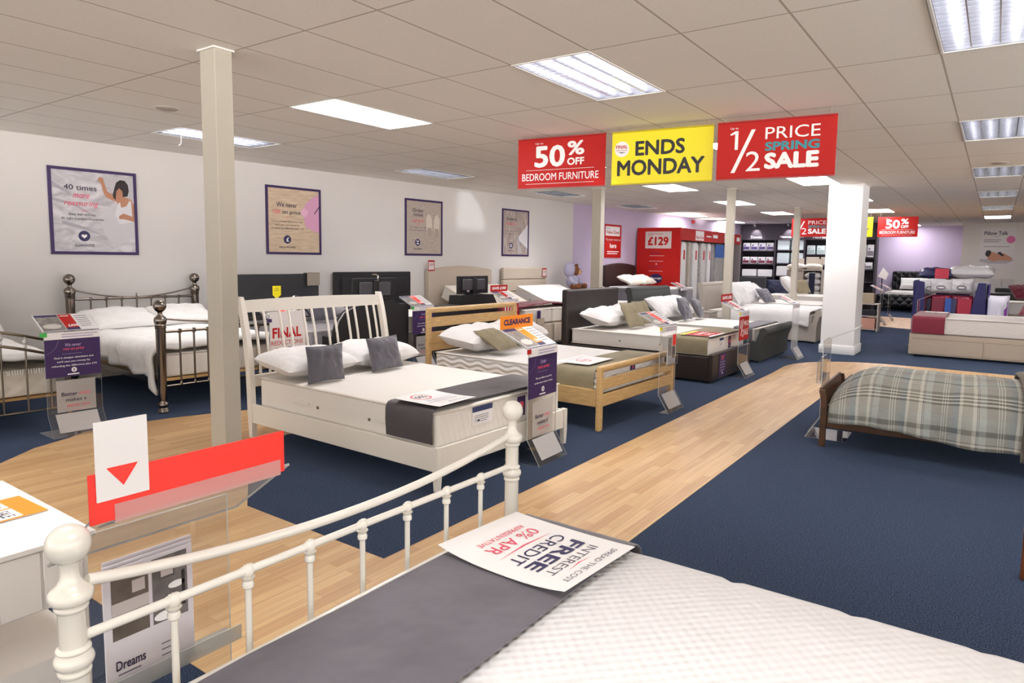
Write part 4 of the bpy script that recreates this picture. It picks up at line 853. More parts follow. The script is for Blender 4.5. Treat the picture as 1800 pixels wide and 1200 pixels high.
# --- stone sleigh bed
pos = (-2.74, 13.52, 0); W, L = 1.7, 2.12
t = thing('bed', 'pale stone fabric sleigh bed with rolled headboard and footboard', 'bed', pos, YF)
b = MB(); sleigh_panel(b, W, L, .03, 1.08, 1, .1, .065); b.build('headboard', STONEFAB, t, local=True, smooth_angle=50)
b = MB(); sleigh_panel(b, W, .05, .03, .63, -1, .09, .065); b.build('footboard', STONEFAB, t, local=True, smooth_angle=50)
for x in (0, W-.07): MB().rbox(x, x+.07, .04, L+.02, .03, .38, .015, 2).build('side_panel', STONEFAB, t, local=True, wn=True)
MB().box(.07, W-.07, .05, L, .3, .325).build('slat_base', BLKPANEL, t, local=True)
for x in (.1, W-.1):
    for y in (.02, L-.05): MB().box(x-.03, x+.03, y-.03, y+.03, 0, .031).build('foot', BLKPLASTIC, t, local=True)
mattress('white mattress under the quilt of the stone sleigh bed', Wp(pos, YF, .09, .08), YF, W-.18, L-.1, .33, .52, MATTW, vents=None)
duvet('duvet', 'white duvet draped over the stone fabric sleigh bed', Wp(pos, YF, -.03, .09), YF, W+.06, 0, 1.55, .57, lambda v: .3+.04*math.sin(9*v), lambda v: .32, LINEN, .02, .06, seed=3., inset=.0, foot_round=.03)
for i, (yy, xx, ln) in enumerate(((13.93, -4.24, 58), (14.37, -4.44, 60), (14.9, -4.36, 62))):
    soft('pillow', ['nearest large white pillow leaning on the stone sleigh bed headboard', 'middle large white pillow leaning on the stone sleigh bed', 'farthest large white pillow leaning on the stone sleigh bed'][i], 'pillow', (xx, yy, .60), YF-R(6), .62, .5, .16, ln, LINEN, 'large pillows on the stone sleigh bed', 23+i)
soft('cushion', 'grey cushion, nearer of two lying on the stone sleigh bed', 'cushion', (-3.98, 15.0, .60), YF-R(18), .40, .38, .13, 48, CUSHG, 'grey cushions on the stone sleigh bed', 27, .07)
soft('cushion', 'grey cushion, farther of two lying on the stone sleigh bed', 'cushion', (-4.08, 15.28, .60), YF-R(20), .40, .38, .13, 50, CUSHG, 'grey cushions on the stone sleigh bed', 28, .07)
# bedside table in matching fabric
t = thing('bedside_table', 'stone fabric bedside table left of the stone sleigh bed', 'bedside table', (-4.8, 13.15, 0)); MB().rbox(-5.08, -4.55, 12.95, 13.38, .02, .5, .015, 2).build('body', STONEFAB, t, wn=True)
MB().rbox(-5.09, -4.535, 12.94, 13.39, .5, .515, .006, 2).build('top', mat('stone_top', 'a59c90', .4), t, wn=True); MB().rbox(-4.549, -4.535, 12.98, 13.35, .28, .47, .006, 2).build('drawer', STONEFAB, t, wn=True)
soft('cushion', 'small pale parcel lying on the stone bedside table', 'parcel', (-4.8, 13.15, .517), YF, .3, .22, .09, 10, mat('parcel_pale', 'd9cfc8', .5), None, 31)

# --- price stands of the front row
stand('clear price stand with orange CLEARANCE board before the oak bed', (-2.752, 4.02, 0), YF+R(2), ORANGE, '£349', P_ORDER, topper=('CLEARANCE', ORANGE, PURPLE, .098), tab=RED)
stand('clear price stand with upright brochures at the foot of the oak bed', (-2.69, 6.24, 0), YF, RED2, '£299', None, tab=YELLOW, better=False, brochure=True, base=-.02)
stand('clear price stand with red SAVE £50 board and half price panel', (-2.70, 8.80, 0), YF, RED, '£649', P_HALF, panel=RED, topper=('SAVE £50', RED, WHITE, .098), tab=YELLOW, better=False)
stand('clear price stand before the stone fabric sleigh bed', (-2.56, 11.03, 0), YF, RED2, '£799', None, better=False)
# loose lettering colour check happens on the boards themselves

# ================================================================== second row along the poster wall
Y2 = R(86)
def ball_post(t, name, x, y, zc, rs, rb, m, foot=True):
    """turned metal post with a ball finial"""
    pr = []
    if foot: pr += [(rs*.95, 0), (rs*1.15, .012), (rs*.9, .03), (rs*.75, .05), (rs*1.05, .065), (rs*1.0, .09), (rs*.7, .105)]
    else: pr += [(rs*.8, 0)]
    zt = zc-rb*.95
    pr += [(rs*.74, .12), (rs*.98, zt-.16), (rs*.99, zt-.155), (rs*1.12, zt-.148), (rs*.99, zt-.14), (rs*1.12, zt-.128), (rs*.99, zt-.12), (rs*1.16, zt-.10), (rs*1.22, zt-.075), (rs*1.05, zt-.05), (rs*.5, zt-.03), (rs*.42, zt-.012), (rs*.5, zt)]
    n = 9
    for k in range(1, n+1):
        a = -PI/2+.35+(PI-.35)*k/n; pr.append((max(rb*math.cos(a), .001), zc+rb*math.sin(a)))
    MB().lathe(pr, (x, y, 0), 22).build(name, m, t, local=True, smooth_angle=60)
# --- black nickel bed (three times larger in the photo than its neighbour)
pos = (-6.43, 3.235, 0); yaw = R(86.3); W, L = 1.44, 2.33
t = thing('bed', 'black nickel metal bed frame with ball finials and spindle rails', 'bed', pos, yaw)
for x in (0, W): ball_post(t, 'foot_post', x, 0, 1.02, .047, .058, NICKEL); ball_post(t, 'head_post', x, L, 1.20, .05, .062, NICKEL)
for (y, za, sag, zm, zb, nm, hs) in ((0, .90, .055, .775, .25, 'foot', 9), (L, 1.075, .10, .965, .30, 'head', 7)):
    MB().tube(cat_rail((.04, y, za), (W-.04, y, za), sag), .0105, 10).build(nm+'_top_rail', NICKEL, t, local=True)
    MB().tube([(.04, y, zm), (W-.04, y, zm)], .015, 12).build(nm+'_middle_rail', NICKEL, t, local=True); MB().tube([(.04, y, zb), (W-.04, y, zb)], .012, 12).build(nm+'_bottom_rail', NICKEL, t, local=True)
    for k in range(hs):
        x = lerp(.04, W-.04, (k+1)/(hs+1)); b = MB(); b.tube([(x, y, zb), (x, y, zm)], .0095, 10)
        b.lathe([(.017, zm-.022), (.02, zm-.005), (.02, zm+.012), (.012, zm+.02)], (x, y, 0), 12); b.lathe([(.013, zb), (.016, zb+.012), (.011, zb+.03)], (x, y, 0), 12); b.build('spindle', NICKEL, t, local=True)
    MB().lathe([(.006, zm), (.006, za-sag+.012), (.012, za-sag+.02), (.004, za-sag+.05)], (W/2, y, 0), 10).build(nm+'_finial', NICKEL, t, local=True)
for x in (.03, W-.03): MB().box(x-.014, x+.014, .02, L-.02, .25, .31).build('side_rail', NICKEL, t, local=True)
MB().box(.05, W-.05, .05, L-.04, .29, .315).build('slat_base', OAK, t, local=True)
mo = Wp(pos, yaw, .06, .08)
mattress('white mattress beneath the duvet of the black nickel bed', mo, yaw, W-.12, L-.14, .32, .55, MATTW, vents=None)
duvet('duvet', 'crumpled white duvet hanging over the near side of the black nickel bed', Wp(mo, yaw, -.08, 0), yaw, W+.03, .0, 1.62, .605, lambda v: (.33+.10*max(0, (v-.1))+.02*math.sin(19*v)) if v > .12 else lerp(.16, .33, v/.12), lambda v: .35, LINEN, .02, .09, seed=1., foot_round=.06, wr=1.5)
soft('pillow', 'white pillow at the near side of the black nickel bed', 'pillow', Wp(mo, yaw, .34, 1.66, .58), yaw+R(6), .76, .46, .16, 22, LINEN, 'pillows on the black nickel bed', 33)
soft('pillow', 'white pillow at the far side of the black nickel bed', 'pillow', Wp(mo, yaw, 1.03, 1.70, .58), yaw, .70, .46, .16, 24, LINEN, 'pillows on the black nickel bed', 34)

# --- antique nickel bed cut by the left picture edge
pos = (-6.68, 1.06, 0); yaw = R(86); W, L = 1.44, 2.33
t = thing('bed', 'antique nickel metal bed frame cut off by the left edge', 'bed', pos, yaw)
for x in (0, W):
    ball_post(t, 'foot_post', x, 0, .86, .026, .034, ANTIQUE); ball_post(t, 'head_post', x, L, 1.17, .028, .036, ANTIQUE)
def scurve(y, z0, z1): return [(lerp(0, W, k/20), y, z0+(z1-z0)*math.sin(PI*min(1, max(0, (k/20))))**1.3) for k in range(21)]
for (y, za, zb_, zc, nm) in ((0, .735, .884, .17, 'foot'), (L, 1.0, 1.15, .3, 'head')):
    MB().tube(scurve(y, za, zb_), .013, 10).build(nm+'_top_rail', ANTIQUE, t, local=True); MB().tube(scurve(y, za-.115, zb_-.115), .013, 10).build(nm+'_middle_rail', ANTIQUE, t, local=True); MB().tube([(0, y, zc), (W, y, zc)], .010, 10).build(nm+'_bottom_rail', ANTIQUE, t, local=True)
    for k in range(8):
        q = (k+.75)/8.5; x = W*q; zt = za+(zb_-za)*math.sin(PI*q)**1.3; b = MB(); b.tube([(x, y, zc), (x, y, zt-.115)], .0075, 8); b.build('spindle', ANTIQUE, t, local=True)
        b = MB(); b.lathe([(.006, zt-.11), (.014, zt-.09), (.008, zt-.078), (.022, zt-.05), (.008, zt-.022), (.012, zt-.014), (.006, zt)], (x, y, 0), 12); b.build('glass_finial', mat('crystal_bead', 'cfcac4', .08, spec=1.), t, local=True)
for x in (.03, W-.03): MB().box(x-.014, x+.014, .02, L-.02, .25, .30).build('side_rail', mat('pine_rail', 'b08a55', .5), t, local=True)
mo = Wp(pos, yaw, .05, .07)
MB().box(.05, W-.05, .04, L-.04, .27, .29).build('slat_base', mat('pine_rail'), t, local=True)
mattress('cream tufted mattress on the antique nickel bed', mo, yaw, W-.1, L-.14, .295, .52, tex_bump('tufted_mattress', 'dcd3c4', .8, lambda N, x, y, z: N.math('MULTIPLY', N.math('SINE', N.math('MULTIPLY', N.math('ADD', x, y), 42.)), N.math('SINE', N.math('MULTIPLY', z, 55.))), .5, .01), vents=None)
duvet('duvet', 'white duvet with fringed hem on the antique nickel bed', Wp(mo, yaw, -.03, 0), yaw, W-.04, -.03, 1.7, .60, lambda v: .42, lambda v: .42, LINEN, .03, .08, seed=6., foot_round=.03)
b = MB()
for k in range(70): x = lerp(.02, W-.12, k/69); b.tube([(x, -.045, .53), (x+random.uniform(-.006, .006), -.052, .487)], .004, 4)
o = b.build('duvet_fringe', LINEN, None); place(o, mo, yaw); tag(o, 'white fringe trimming at the foot of the antique nickel bed', 'fringe'); o['kind'] = 'stuff'
soft('pillow', 'white pillow on the antique nickel bed at the left edge', 'pillow', Wp(mo, yaw, 1.0, 1.62, .6), yaw, .7, .48, .18, 38, LINEN, None, 36)

stand('clear price stand before the two metal beds, reading We never rest on price', (-6.275, 2.22, 0), YF - R(2), RED, '£499', P_NEVER, tab=mat('green_tab', '3fae4a', .5))
# FINAL REDUCTIONS board carried on a stand
def final_back(t):
    MB().box(0, .43, -.014, -.006, .47, .93).build('offer_board', mat('offer_board', 'd9d4d2', .5), t, local=True); F = Fr((0, -.0145, .47), (.43, 0, 0), (0, 0, .46)); g = MB()
    g.text(F, 'FINAL', .06, .88, .40, .64, .001, RED, .03); g.build('lettering', RED, t, local=True); g = MB(); g.text(F, 'REDUCTIONS', .02, .92, .24, .34, .001, RED, 0.0); g.build('lettering', RED, t, local=True)
    g = MB(); g.poly(F, [(.12, .17), (.85, .19), (.5, .13)], .001, BLACK); g.build('swoosh', BLACK, t, local=True)
stand('price stand with white FINAL REDUCTIONS board behind the spindle headboard', (-6.09, 4.17, 0), YF, RED2, '£599', None, better=False, back=final_back, tab=PURPLE)
t = thing('offer_tag', 'small yellow ENDS MONDAY tag above the spindle headboard', 'tag', (-6.52, 4.56, .975)); F = Fr((-6.518, 4.515, 1.05), (0, .105, 0), (0, 0, .125)); MB().prism([F.p(0, .2), F.p(.0, 1), F.p(1, 1), F.p(1, .2), (-6.518, 4.565, 1.03)], (-.003, 0, 0)).build('card', YELLOW, t)
b = MB(); b.text(F, 'ENDS', .3, .7, .72, .84, .001, BLACK); b.text(F, 'MONDAY', .2, .8, .54, .66, .001, BLACK); b.build('lettering', BLACK, t); MB().tube([(-6.521, 4.565, .965), (-6.521, 4.565, 1.06)], .004, 6).build('clip', CARDW, t)

def headboard(name, label, y0, y1, z0, z1, m, t_=.09, arch=0., panels=None, inset=None):
    """headboard standing against the angled poster wall"""
    o_ = Vector((wx(y0), y0, 0))+WN*.02; yw = math.atan2(WU.y, WU.x); t = thing('headboard', label, 'headboard', tuple(o_), yw)   # local x along wall, front at -y
    w_ = (y1-y0)/WU.y
    if arch:
        n = 14; pts = [(0, 0, z0), (w_, 0, z0)]+[(w_-w_*k/n, 0, z1+arch*math.sin(PI*k/n)) for k in range(n+1)]
        MB().prism(pts, (0, -t_, 0)).build('panel', m, t, local=True)
        MB().tube([(p[0], -t_/2, p[2]) for p in pts[2:]], t_*.5, 8).build('rolled_edge', m, t, local=True)
    elif panels:
        for a, c in panels: MB().rbox(0, w_, -t_, 0, a, c-.006, .022, 3).build('padded_panel', m, t, local=True, wn=True)
    else:
        MB().rbox(0, w_, -t_, 0, z0, z1, .015, 2).build('panel', m, t, local=True, wn=True)
        if inset: MB().rbox(.1, w_-.1, -t_-.014, -t_+.01, z1-.36, z1-.1, .01, 2).build('raised_panel', m, t, local=True, wn=True)
    for x in (.25, w_-.25): MB().box(x-.03, x+.03, -.03, -.005, 0, z0+.02).build('strut', BLKPANEL, t, local=True)
    return t
headboard('headboard', 'dark charcoal fabric headboard right of the near column', 5.2, 6.75, .3, 1.235, CHAR)
headboard('headboard', 'black leather headboard with raised inner panel', 7.06, 8.62, .3, 1.26, BLKLEATHER, inset=True)
headboard('headboard', 'cream fabric headboard with gently arched top', 9.04, 10.75, .3, 1.24, CREAMFAB, arch=.07)
headboard('headboard', 'cream fabric headboard with horizontal padded panels', 11.12, 12.58, .3, 1.32, CREAMFAB, panels=[(.3, .6), (.6, .83), (.83, 1.08), (1.08, 1.33)])
headboard('headboard', 'dark brown arched headboard beside the red display unit', 15.0, 16.5, .3, 1.33, BROWNLEATHER2, arch=.06)
o = MB().strip([(-8.515, 1.06), (-8.512, 1.24), (-8.505, 1.252), (-8.60, 1.255), (-8.63, 1.2)], 6.50, 6.73, .006, 'y', mat('swatch_fabric', 'a79c8f', .85)).build('fabric_swatch', None, None); tag(o, 'beige fabric swatch folded over the charcoal headboard corner', 'swatch')
def hb_tag(lab, y, z, h=.19):
    t = thing('price_tag', lab, 'tag', (wx(y)+.14, y, z)); F = Fr((wx(y)+.135, y, z), (0.01, .16, 0), (0, 0, h)); MB().prism([F.p(0, 0), F.p(1, 0), F.p(1, 1), F.p(0, 1)], -F.n*.002).build('card', mat('tag_paper', 'd8d2d0', .5), t)
    b = MB(); b.rect(F, 0, 1, .84, 1, .001, RED); b.rect(F, 0, 1, 0, .1, .001, RED); b.rect(F, 0, .08, 0, 1, .001, RED); b.rect(F, .92, 1, 0, 1, .001, RED); b.text(F, '£99', .2, .8, .45, .7, .002, RED); b.build('lettering', None, t)
hb_tag('red and white price tag on top of the arched cream headboard', 9.0, 1.27); hb_tag('red and white price tag on the panelled cream headboard', 12.38, 1.12)

# --- divan behind the spindle headboard
def divan(label, pos, yaw, W, L, h, m, split=True, drawers=0, foot_h=.06):
    t = thing('divan_base', label, 'divan', pos, yaw)
    MB().rbox(0, W, 0, L, foot_h, h, .015, 2).build('body', m, t, local=True, wn=True)
    if split: MB().box(W/2-.004, W/2+.004, -.002, .004, foot_h, h).build('split_line', mat('seam_shadow', '7d7266', .9), t, local=True)
    for x in (.08, W-.08):
        for y in (.1, L-.1): MB().lathe([(.022, 0), (.03, .02), (.02, foot_h+.01)], (x, y, 0), 12).build('castor', BLKPLASTIC, t, local=True)
    return t
pos = (-6.76, 5.2, 0); yaw = Y2
divan('pale divan base behind the white spindle headboard', pos, yaw, 1.45, 1.7, .36, STONEFAB)
mattress('silvery patterned mattress behind the white spindle headboard', pos, yaw, 1.45, 1.7, .365, .60, mat('silver_damask', 'b9b5ba', .6, bump=(26, .3), var=(22, .3)), vents=None)
soft('pillow', 'silver grey pillow seen through the spindles, left', 'pillow', Wp(pos, yaw, .35, 1.1, .605), yaw, .66, .40, .16, 28, mat('silver_satin', 'a8a4aa', .45, bump=(9, .3, .03)), 'silver pillows behind the spindles', 38)
soft('pillow', 'silver grey pillow seen through the spindles, right', 'pillow', Wp(pos, yaw, 1.05, 1.1, .605), yaw, .66, .40, .16, 30, mat('silver_satin'), 'silver pillows behind the spindles', 39)
soft('cushion', 'crumpled dark grey cushion seen through the spindles', 'cushion', Wp(pos, yaw, .72, .8, .605), yaw, .4, .34, .12, 60, CUSHG, None, 40)

# --- sales desk with monitor
t = thing('sales_desk', 'black sales desk with rounded panel behind the white bed', 'desk', (-6.9, 5.9, 0))
n = 8; pr = [(5.24, 0), (6.47, 0), (6.47, .84), (6.25, .97), (6.0, .975)]
b = MB(); b.prism([(-6.36, 5.22, 0), (-6.36, 6.46, 0), (-6.36, 6.46, .83), (-6.36, 6.2, .955), (-6.36, 5.56, .905)]+[(-6.36, 5.56-.34*math.sin(R(a)), .565+.34*math.cos(R(a))) for a in (20, 40, 60, 80, 90)], (-.04, 0, 0)); b.build('front_panel', BLKPANEL, t)
MB().box(-6.60, -6.41, 6.38, 6.44, 0, .80).build('side_panel', BLKPANEL, t); MB().box(-6.60, -6.41, 5.24, 5.27, 0, .55).build('side_panel', BLKPANEL, t); MB().rbox(-6.63, -6.402, 5.6, 6.46, .87, .90, .006, 1).build('worktop', BLKPANEL, t)
MB().tube([(-6.35, 5.24, .62), (-6.35, 5.28, .74), (-6.35, 5.37, .84), (-6.35, 5.56, .915), (-6.35, 5.7, .925)], .008, 8).build('edge_trim', mat('desk_trim', 'b9b6b6', .35, metal=.6), t)
MB().tube([(-6.345, 5.30, .955), (-6.345, 5.36, .93), (-6.345, 5.46, .912)], .006, 6).build('cable', CARDW, t)
def monitor(lab, x, y0, y1, z0, z1, base):
    t = thing('monitor', lab, 'monitor', (x, (y0+y1)/2, base)); MB().rbox(x-.035, x, y0, y1, z0, z1, .008, 2).build('housing', BLKPLASTIC, t, wn=True)
    c = (y0+y1)/2; MB().rbox(x-.002, x+.02, y0+.1, y1-.1, z0+.06, z1-.05, .012, 2).build('back_cover', mat('monitor_back', '4c4b50', .2), t, wn=True)
    MB().rbox(x+.018, x+.045, c-.045, c+.045, base+.01, z1-.03, .01, 2).build('stand_neck', BLKPLASTIC, t, wn=True); MB().rbox(x-.08, x+.1, c-.14, c+.14, base, base+.014, .006, 2).build('stand_base', BLKPLASTIC, t, wn=True)
    return t
t = monitor('rear of a large black monitor on the sales desk behind the white bed', -6.55, 5.675, 6.405, .945, 1.238, .901)
MB().tube([(-6.52, 6.06, 1.2), (-6.51, 6.06, 1.27), (-6.53, 6.03, 1.285), (-6.55, 6.0, 1.28)], .012, 8).build('webcam_arm', mat('chrome', 'c8c8cc', .12, metal=1.), t)
t = thing('sales_desk', 'smaller black desk box behind the oak headboard', 'desk', (-7.1, 8.5, 0)); MB().rbox(-7.08, -6.8, 7.36, 9.0, 0, .78, .01, 1).build('cabinet', BLKPANEL, t)
MB().prism([(-6.8, 8.06, .781), (-6.8, 8.98, .781), (-6.8, 8.88, .92), (-6.8, 8.08, .925)], (-.26, 0, 0)).build('screen_hood', BLKPANEL, t)
t = monitor('rear of a black monitor behind the oak slatted headboard', -6.9, 8.1, 8.87, .94, 1.225, .926)
MB().rbox(-6.896, -6.876, 8.3, 8.36, .96, 1.0, .01, 2).build('logo_badge', mat('chrome'), t)
stand('clear price stand with purple panel beside the black sales desk', (-6.3, 6.47, 0), YF, RED2, '£449', P_ORDER, tab=mat('green_tab'))
stand('clear price stand with red SAVE £100 board near the second monitor', (-6.3, 8.48, 0), YF, RED, '£899', P_HALF, panel=RED, topper=('SAVE £100', RED, WHITE, .1), better=False)

# --- bed with black headboard: white mattress seen beyond the desk
pos = (-7.25, 7.0, 0); divan('pale divan base under the black leather headboard', (-7.26, 7.15, 0), Y2, 1.4, 1.05, .36, STONEFAB)
mattress('white mattress under the black leather headboard', (-7.26, 7.15, 0), Y2, 1.4, 1.05, .365, .62, MATTW, vents=None)

# --- twin adjustable divan with raised mattress
pos = (-6.29, 9.08, 0); yaw = R(86); W, L = 1.5, 2.05
t = divan('cream two-drawer divan base below the arched cream headboard', pos, yaw, W, L, .42, CREAMFAB)
def folded_mattress(label, pos, yaw, x0, x1, L, z0, th, head, m, group=None):
    """adjustable mattress bent up at the head"""
    t = thing('mattress', label, 'mattress', pos, yaw, group)
    pts = [(0, z0), (L*.48, z0), (L*.56, z0+.02), (L*.97, z0+head)]; b = MB(); b.strip(pts, x0, x1, th, 'x', m, m)
    o = b.build('body', m, t, local=True); bv = o.modifiers.new('soft', 'BEVEL'); bv.width = .03; bv.segments = 3; bv.limit_method = 'ANGLE'; bv.angle_limit = R(60); o.modifiers.new('n', 'WEIGHTED_NORMAL')
    for s_ in (.08, .92):
        c = []
        P = [Vector((a, q)) for a, q in pts]
        for i in range(len(P)):
            d1 = (P[i]-P[i-1]).normalized() if i else (P[1]-P[0]).normalized(); d2 = (P[i+1]-P[i]).normalized() if i < len(P)-1 else d1; nn = Vector((-(d1+d2).y, (d1+d2).x)).normalized(); c.append(P[i]+nn*th*s_)
        MB().tube([(x0-.002, p.x, p.y) for p in c]+[(x1+.002, p.x, p.y) for p in c[::-1]], .006, 6, closed=True).build('piping', PIPING, t, local=True)
    b = MB(Matrix.Translation((x0, L*.75, z0+head*.45+th*.5)) @ Matrix.Rotation(-PI/2, 4, 'Y')); b.lathe([(.012, 0), (.012, .004), (.006, .005)], (0, 0, 0), 12); b.build('air_vent', mat('vent_brass'), t, local=True)
    return t
for k in (0, 1):
    folded_mattress(['near half of a raised adjustable mattress before the arched cream headboard', 'far half of a raised adjustable mattress before the arched cream headboard'][k], pos, yaw, .01+k*.75, .74+k*.75, L, .425, .25, .36, mat('quilted_cream', 'e6dfd4', .75, bump=(40, .25)), 'adjustable mattress halves')
for k in (0, 1):
    t = thing('drawer_front', ['near padded drawer front of the cream divan', 'far padded drawer front of the cream divan'][k], 'drawer', Wp(pos, yaw, .03+.75*k, -.02, .1), yaw, 'cream divan fronts'); MB().rbox(0, .69, -.012, .012, 0, .30, .01, 2).build('panel', CREAMFAB, t, local=True, wn=True)
    MB().box(.25, .45, -.020, -.012, .31, .42).build('label_pocket', mat('pocket_outline', 'b9ab98', .8), t, local=True); MB().box(.24, .33, -.028, -.0205, .42, .55).build('guarantee_tag', PURPLE, t, local=True)
o = duvet('bed_throw', 'burgundy throw across the foot of the raised cream mattress', Wp(pos, yaw, -.03, .08), yaw, W+.06, 0, .5, .71, lambda v: .55, lambda v: .6, BURG, .03, .05, seed=9., foot_round=.02, cat='throw', thick=.01)
# --- bed under the panelled headboard
pos = (-6.2, 11.1, 0); divan('cream divan base below the panelled cream headboard', pos, Y2, 1.45, 1.9, .42, CREAMFAB)
folded_mattress('white raised mattress before the panelled cream headboard', pos, Y2, .0, 1.45, 1.93, .425, .26, .30, mat('white_knit', 'f1edea', .8))
stand('price stand beside the teddy bear, lectern only in view', (-6.9, 12.75, 0), YF, RED2, '£999', None, better=False)
# --- teddy bear in a lilac dressing gown
def teddy(label, c):
    t = thing('teddy_bear', label, 'soft toy', c); FUR = mat('brown_fur', '7a4a2c', .95, bump=(120, .6)); GOWN = mat('lilac_gown', 'a7a3bb', .9, bump=(40, .3)); MUZ = mat('teddy_muzzle', 'c99a6a', .9, bump=(120, .5))
    x, y, z = c; b = MB(); b.sphere((x, y, z+.16), .15, n=18, sq=(.9, 1, 1.1)); b.build('gown', GOWN, t)
    b = MB(); b.sphere((x+.02, y+.05, z+.40), .125, n=18, sq=(1, .95, 1)); b.sphere((x+.02, y-.05, z+.51), .045, n=10); b.sphere((x+.02, y+.14, z+.51), .045, n=10); b.build('head', FUR, t)
    b = MB(); b.sphere((x+.11, y+.09, z+.37), .062, n=12); b.build('muzzle', MUZ, t); b = MB(); b.sphere((x+.165, y+.10, z+.385), .016, n=8); b.sphere((x+.125, y+.04, z+.435), .012, n=8); b.sphere((x+.125, y+.13, z+.435), .012, n=8); b.build('nose_and_eyes', BLACK, t)
    b = MB(); b.sphere((x-.04, y-.06, z+.42), .15, n=16, sq=(.9, .8, 1.15)); b.build('hood', GOWN, t)
    for s_ in (-1, 1): b = MB(); b.tube([(x+.02, y+s_*.12, z+.25), (x+.12, y+s_*.16, z+.15), (x+.18, y+s_*.08, z+.1)], .05, 10); b.build('arm', GOWN, t); b = MB(); b.tube([(x+.05, y+s_*.09, z+.05), (x+.2, y+s_*.13, z+.05)], .06, 10); b.sphere((x+.24, y+s_*.13, z+.065), .068, n=10); b.build('leg', FUR, t)
    return t
t = thing('bedside_cabinet', 'pale bedside cabinet under the teddy bear by the wall corner', 'bedside table', (-7.8, 12.98, 0)); MB().rbox(-7.98, -7.5, 12.78, 13.25, 0, .86, .01, 2).build('body', mat('pale_cabinet', 'cdc5c2', .5), t, wn=True); MB().rbox(-7.505, -7.488, 12.8, 13.23, .5, .82, .005, 1).build('drawer', mat('pale_cabinet'), t)
teddy('brown teddy bear in a lilac hooded gown by the wall corner', (-7.72, 12.97, .861))

# --- bed before the brown arched headboard
pos = (-6.3, 14.85, 0); yaw = R(86); divan('pale divan base before the dark brown arched headboard', pos, yaw, 1.5, 1.55, .46, mat('pale_divan', 'c9c2b8', .8)); mattress('white mattress with grey border before the brown arched headboard', pos, yaw, 1.5, 1.55, .465, .82, GREYPAD, vents=None)
o = MB().rbox(.0, 1.5, .0, 1.55, .822, .86, .018, 3).build('mattress_topper', LINEN, None); place(o, pos, yaw); tag(o, 'white padded topper on the grey bordered mattress', 'mattress topper')
soft('pillow', 'cream pillow before the dark brown arched headboard, nearer', 'pillow', Wp(pos, yaw, .4, 1.0, .865), yaw, .66, .44, .16, 20, mat('cream_linen', 'e4dccf', .85), 'cream pillows', 42); soft('pillow', 'cream pillow before the dark brown arched headboard, farther', 'pillow', Wp(pos, yaw, 1.08, 1.0, .865), yaw, .66, .44, .16, 20, mat('cream_linen'), 'cream pillows', 43)
t = thing('info_card', 'navy offer card hanging on the side of the grey bordered mattress', 'card', (-6.62, 14.85, .55)); F = Fr((-6.72, 14.845, .55), (.33, 0, 0), (0, 0, .29)); MB().prism([F.p(0, 0), F.p(1, 0), F.p(1, 1), F.p(0, 1)], (0, .004, 0)).build('card', NAVYBOARD, t); b = MB(); b.text(F, 'Foam', .35, .7, .62, .74, .001, WHITE); b.lines(F, .4, .65, .5, 1, .1, .03, .001, WHITE); b.text(F, 'FIRM', .2, .8, .16, .3, .001, LILAC_INK); b.build('lettering', None, t)
stand('price stand by the red display unit, only its tilted card in view', (-6.2, 15.5, 0), YF, RED2, '£129', None, better=False)

# --- red display unit with hanging mattress samples
mat('unit_back', '8b8583', .8)
t = thing('display_unit', 'tall red display unit with £129 panel and long red header', 'display unit', (-7.3, 16.75, 0)); x0 = wx(16.7)+.06
MB().box(x0, -6.70, 16.63, 16.70, 0, 2.37).build('end_panel', RED, t); MB().box(-6.78, -6.70, 16.71, 21.6, 2.05, 2.36).build('header', RED, t); MB().box(x0+.12, -6.79, 16.71, 21.6, 2.33, 2.36).build('roof_board', mat('unit_back'), t); MB().box(wx(16.7)+.37, wx(16.7)+.42, 16.71, 21.6, 0, 2.33).build('back_panel', mat('unit_back', '8b8583', .8), t)
MB().box(wx(21.6)+.06, -6.70, 21.605, 21.66, 0, 2.37).build('end_panel', mat('unit_grey', 'a29a98', .7), t); MB().tube([(-6.95, 16.7, 2.16), (-6.95, 21.6, 2.16)], .014, 10).build('hanging_rail', mat('chrome'), t)
F = Fr((x0, 16.629, 0), (-6.70-x0, 0, 0), (0, 0, 2.37)); b = MB(); MB().rbox(F.p(.2, 0).x, F.p(.8, 0).x, 16.615, 16.628, 1.83, 2.27, .04, 4, only='y', sm=False).build('price_panel', mat('price_panel', 'dccfc9', .5), t)
b.text(F, '£129', .26, .74, .805, .9, .0165, RED, .04); b.build('lettering', RED, t); b = MB(); b.text(F, 'Double mattresses', .26, .6, .925, .942, .0165, RED); b.text(F, 'from', .26, .36, .905, .92, .0165, RED); b.build('lettering', RED, t)
MB().text(F, 'Comfort', .35, .55, .715, .74, .001, NAVYP).build('lettering', NAVYP, t); MB().text(F, 'Sleepmore', .3, .62, .555, .58, .001, NAVYP).build('lettering', NAVYP, t); MB().ell(F, .47, .44, .15, .052, .001, NAVYP).build('oval_emblem', NAVYP, t)
b = MB(); b.rect(F, .3, .65, .69, .693, .001, WHITE); b.rect(F, .3, .62, .63, .633, .001, WHITE); b.rect(F, .3, .62, .52, .523, .001, WHITE); b.poly(F, [(.47, .61), (.49, .6), (.47, .59), (.45, .6)], .001, WHITE); b.text(F, 'Silentnight', .34, .6, .425, .455, .002, WHITE, .02); b.build('lettering', WHITE, t)
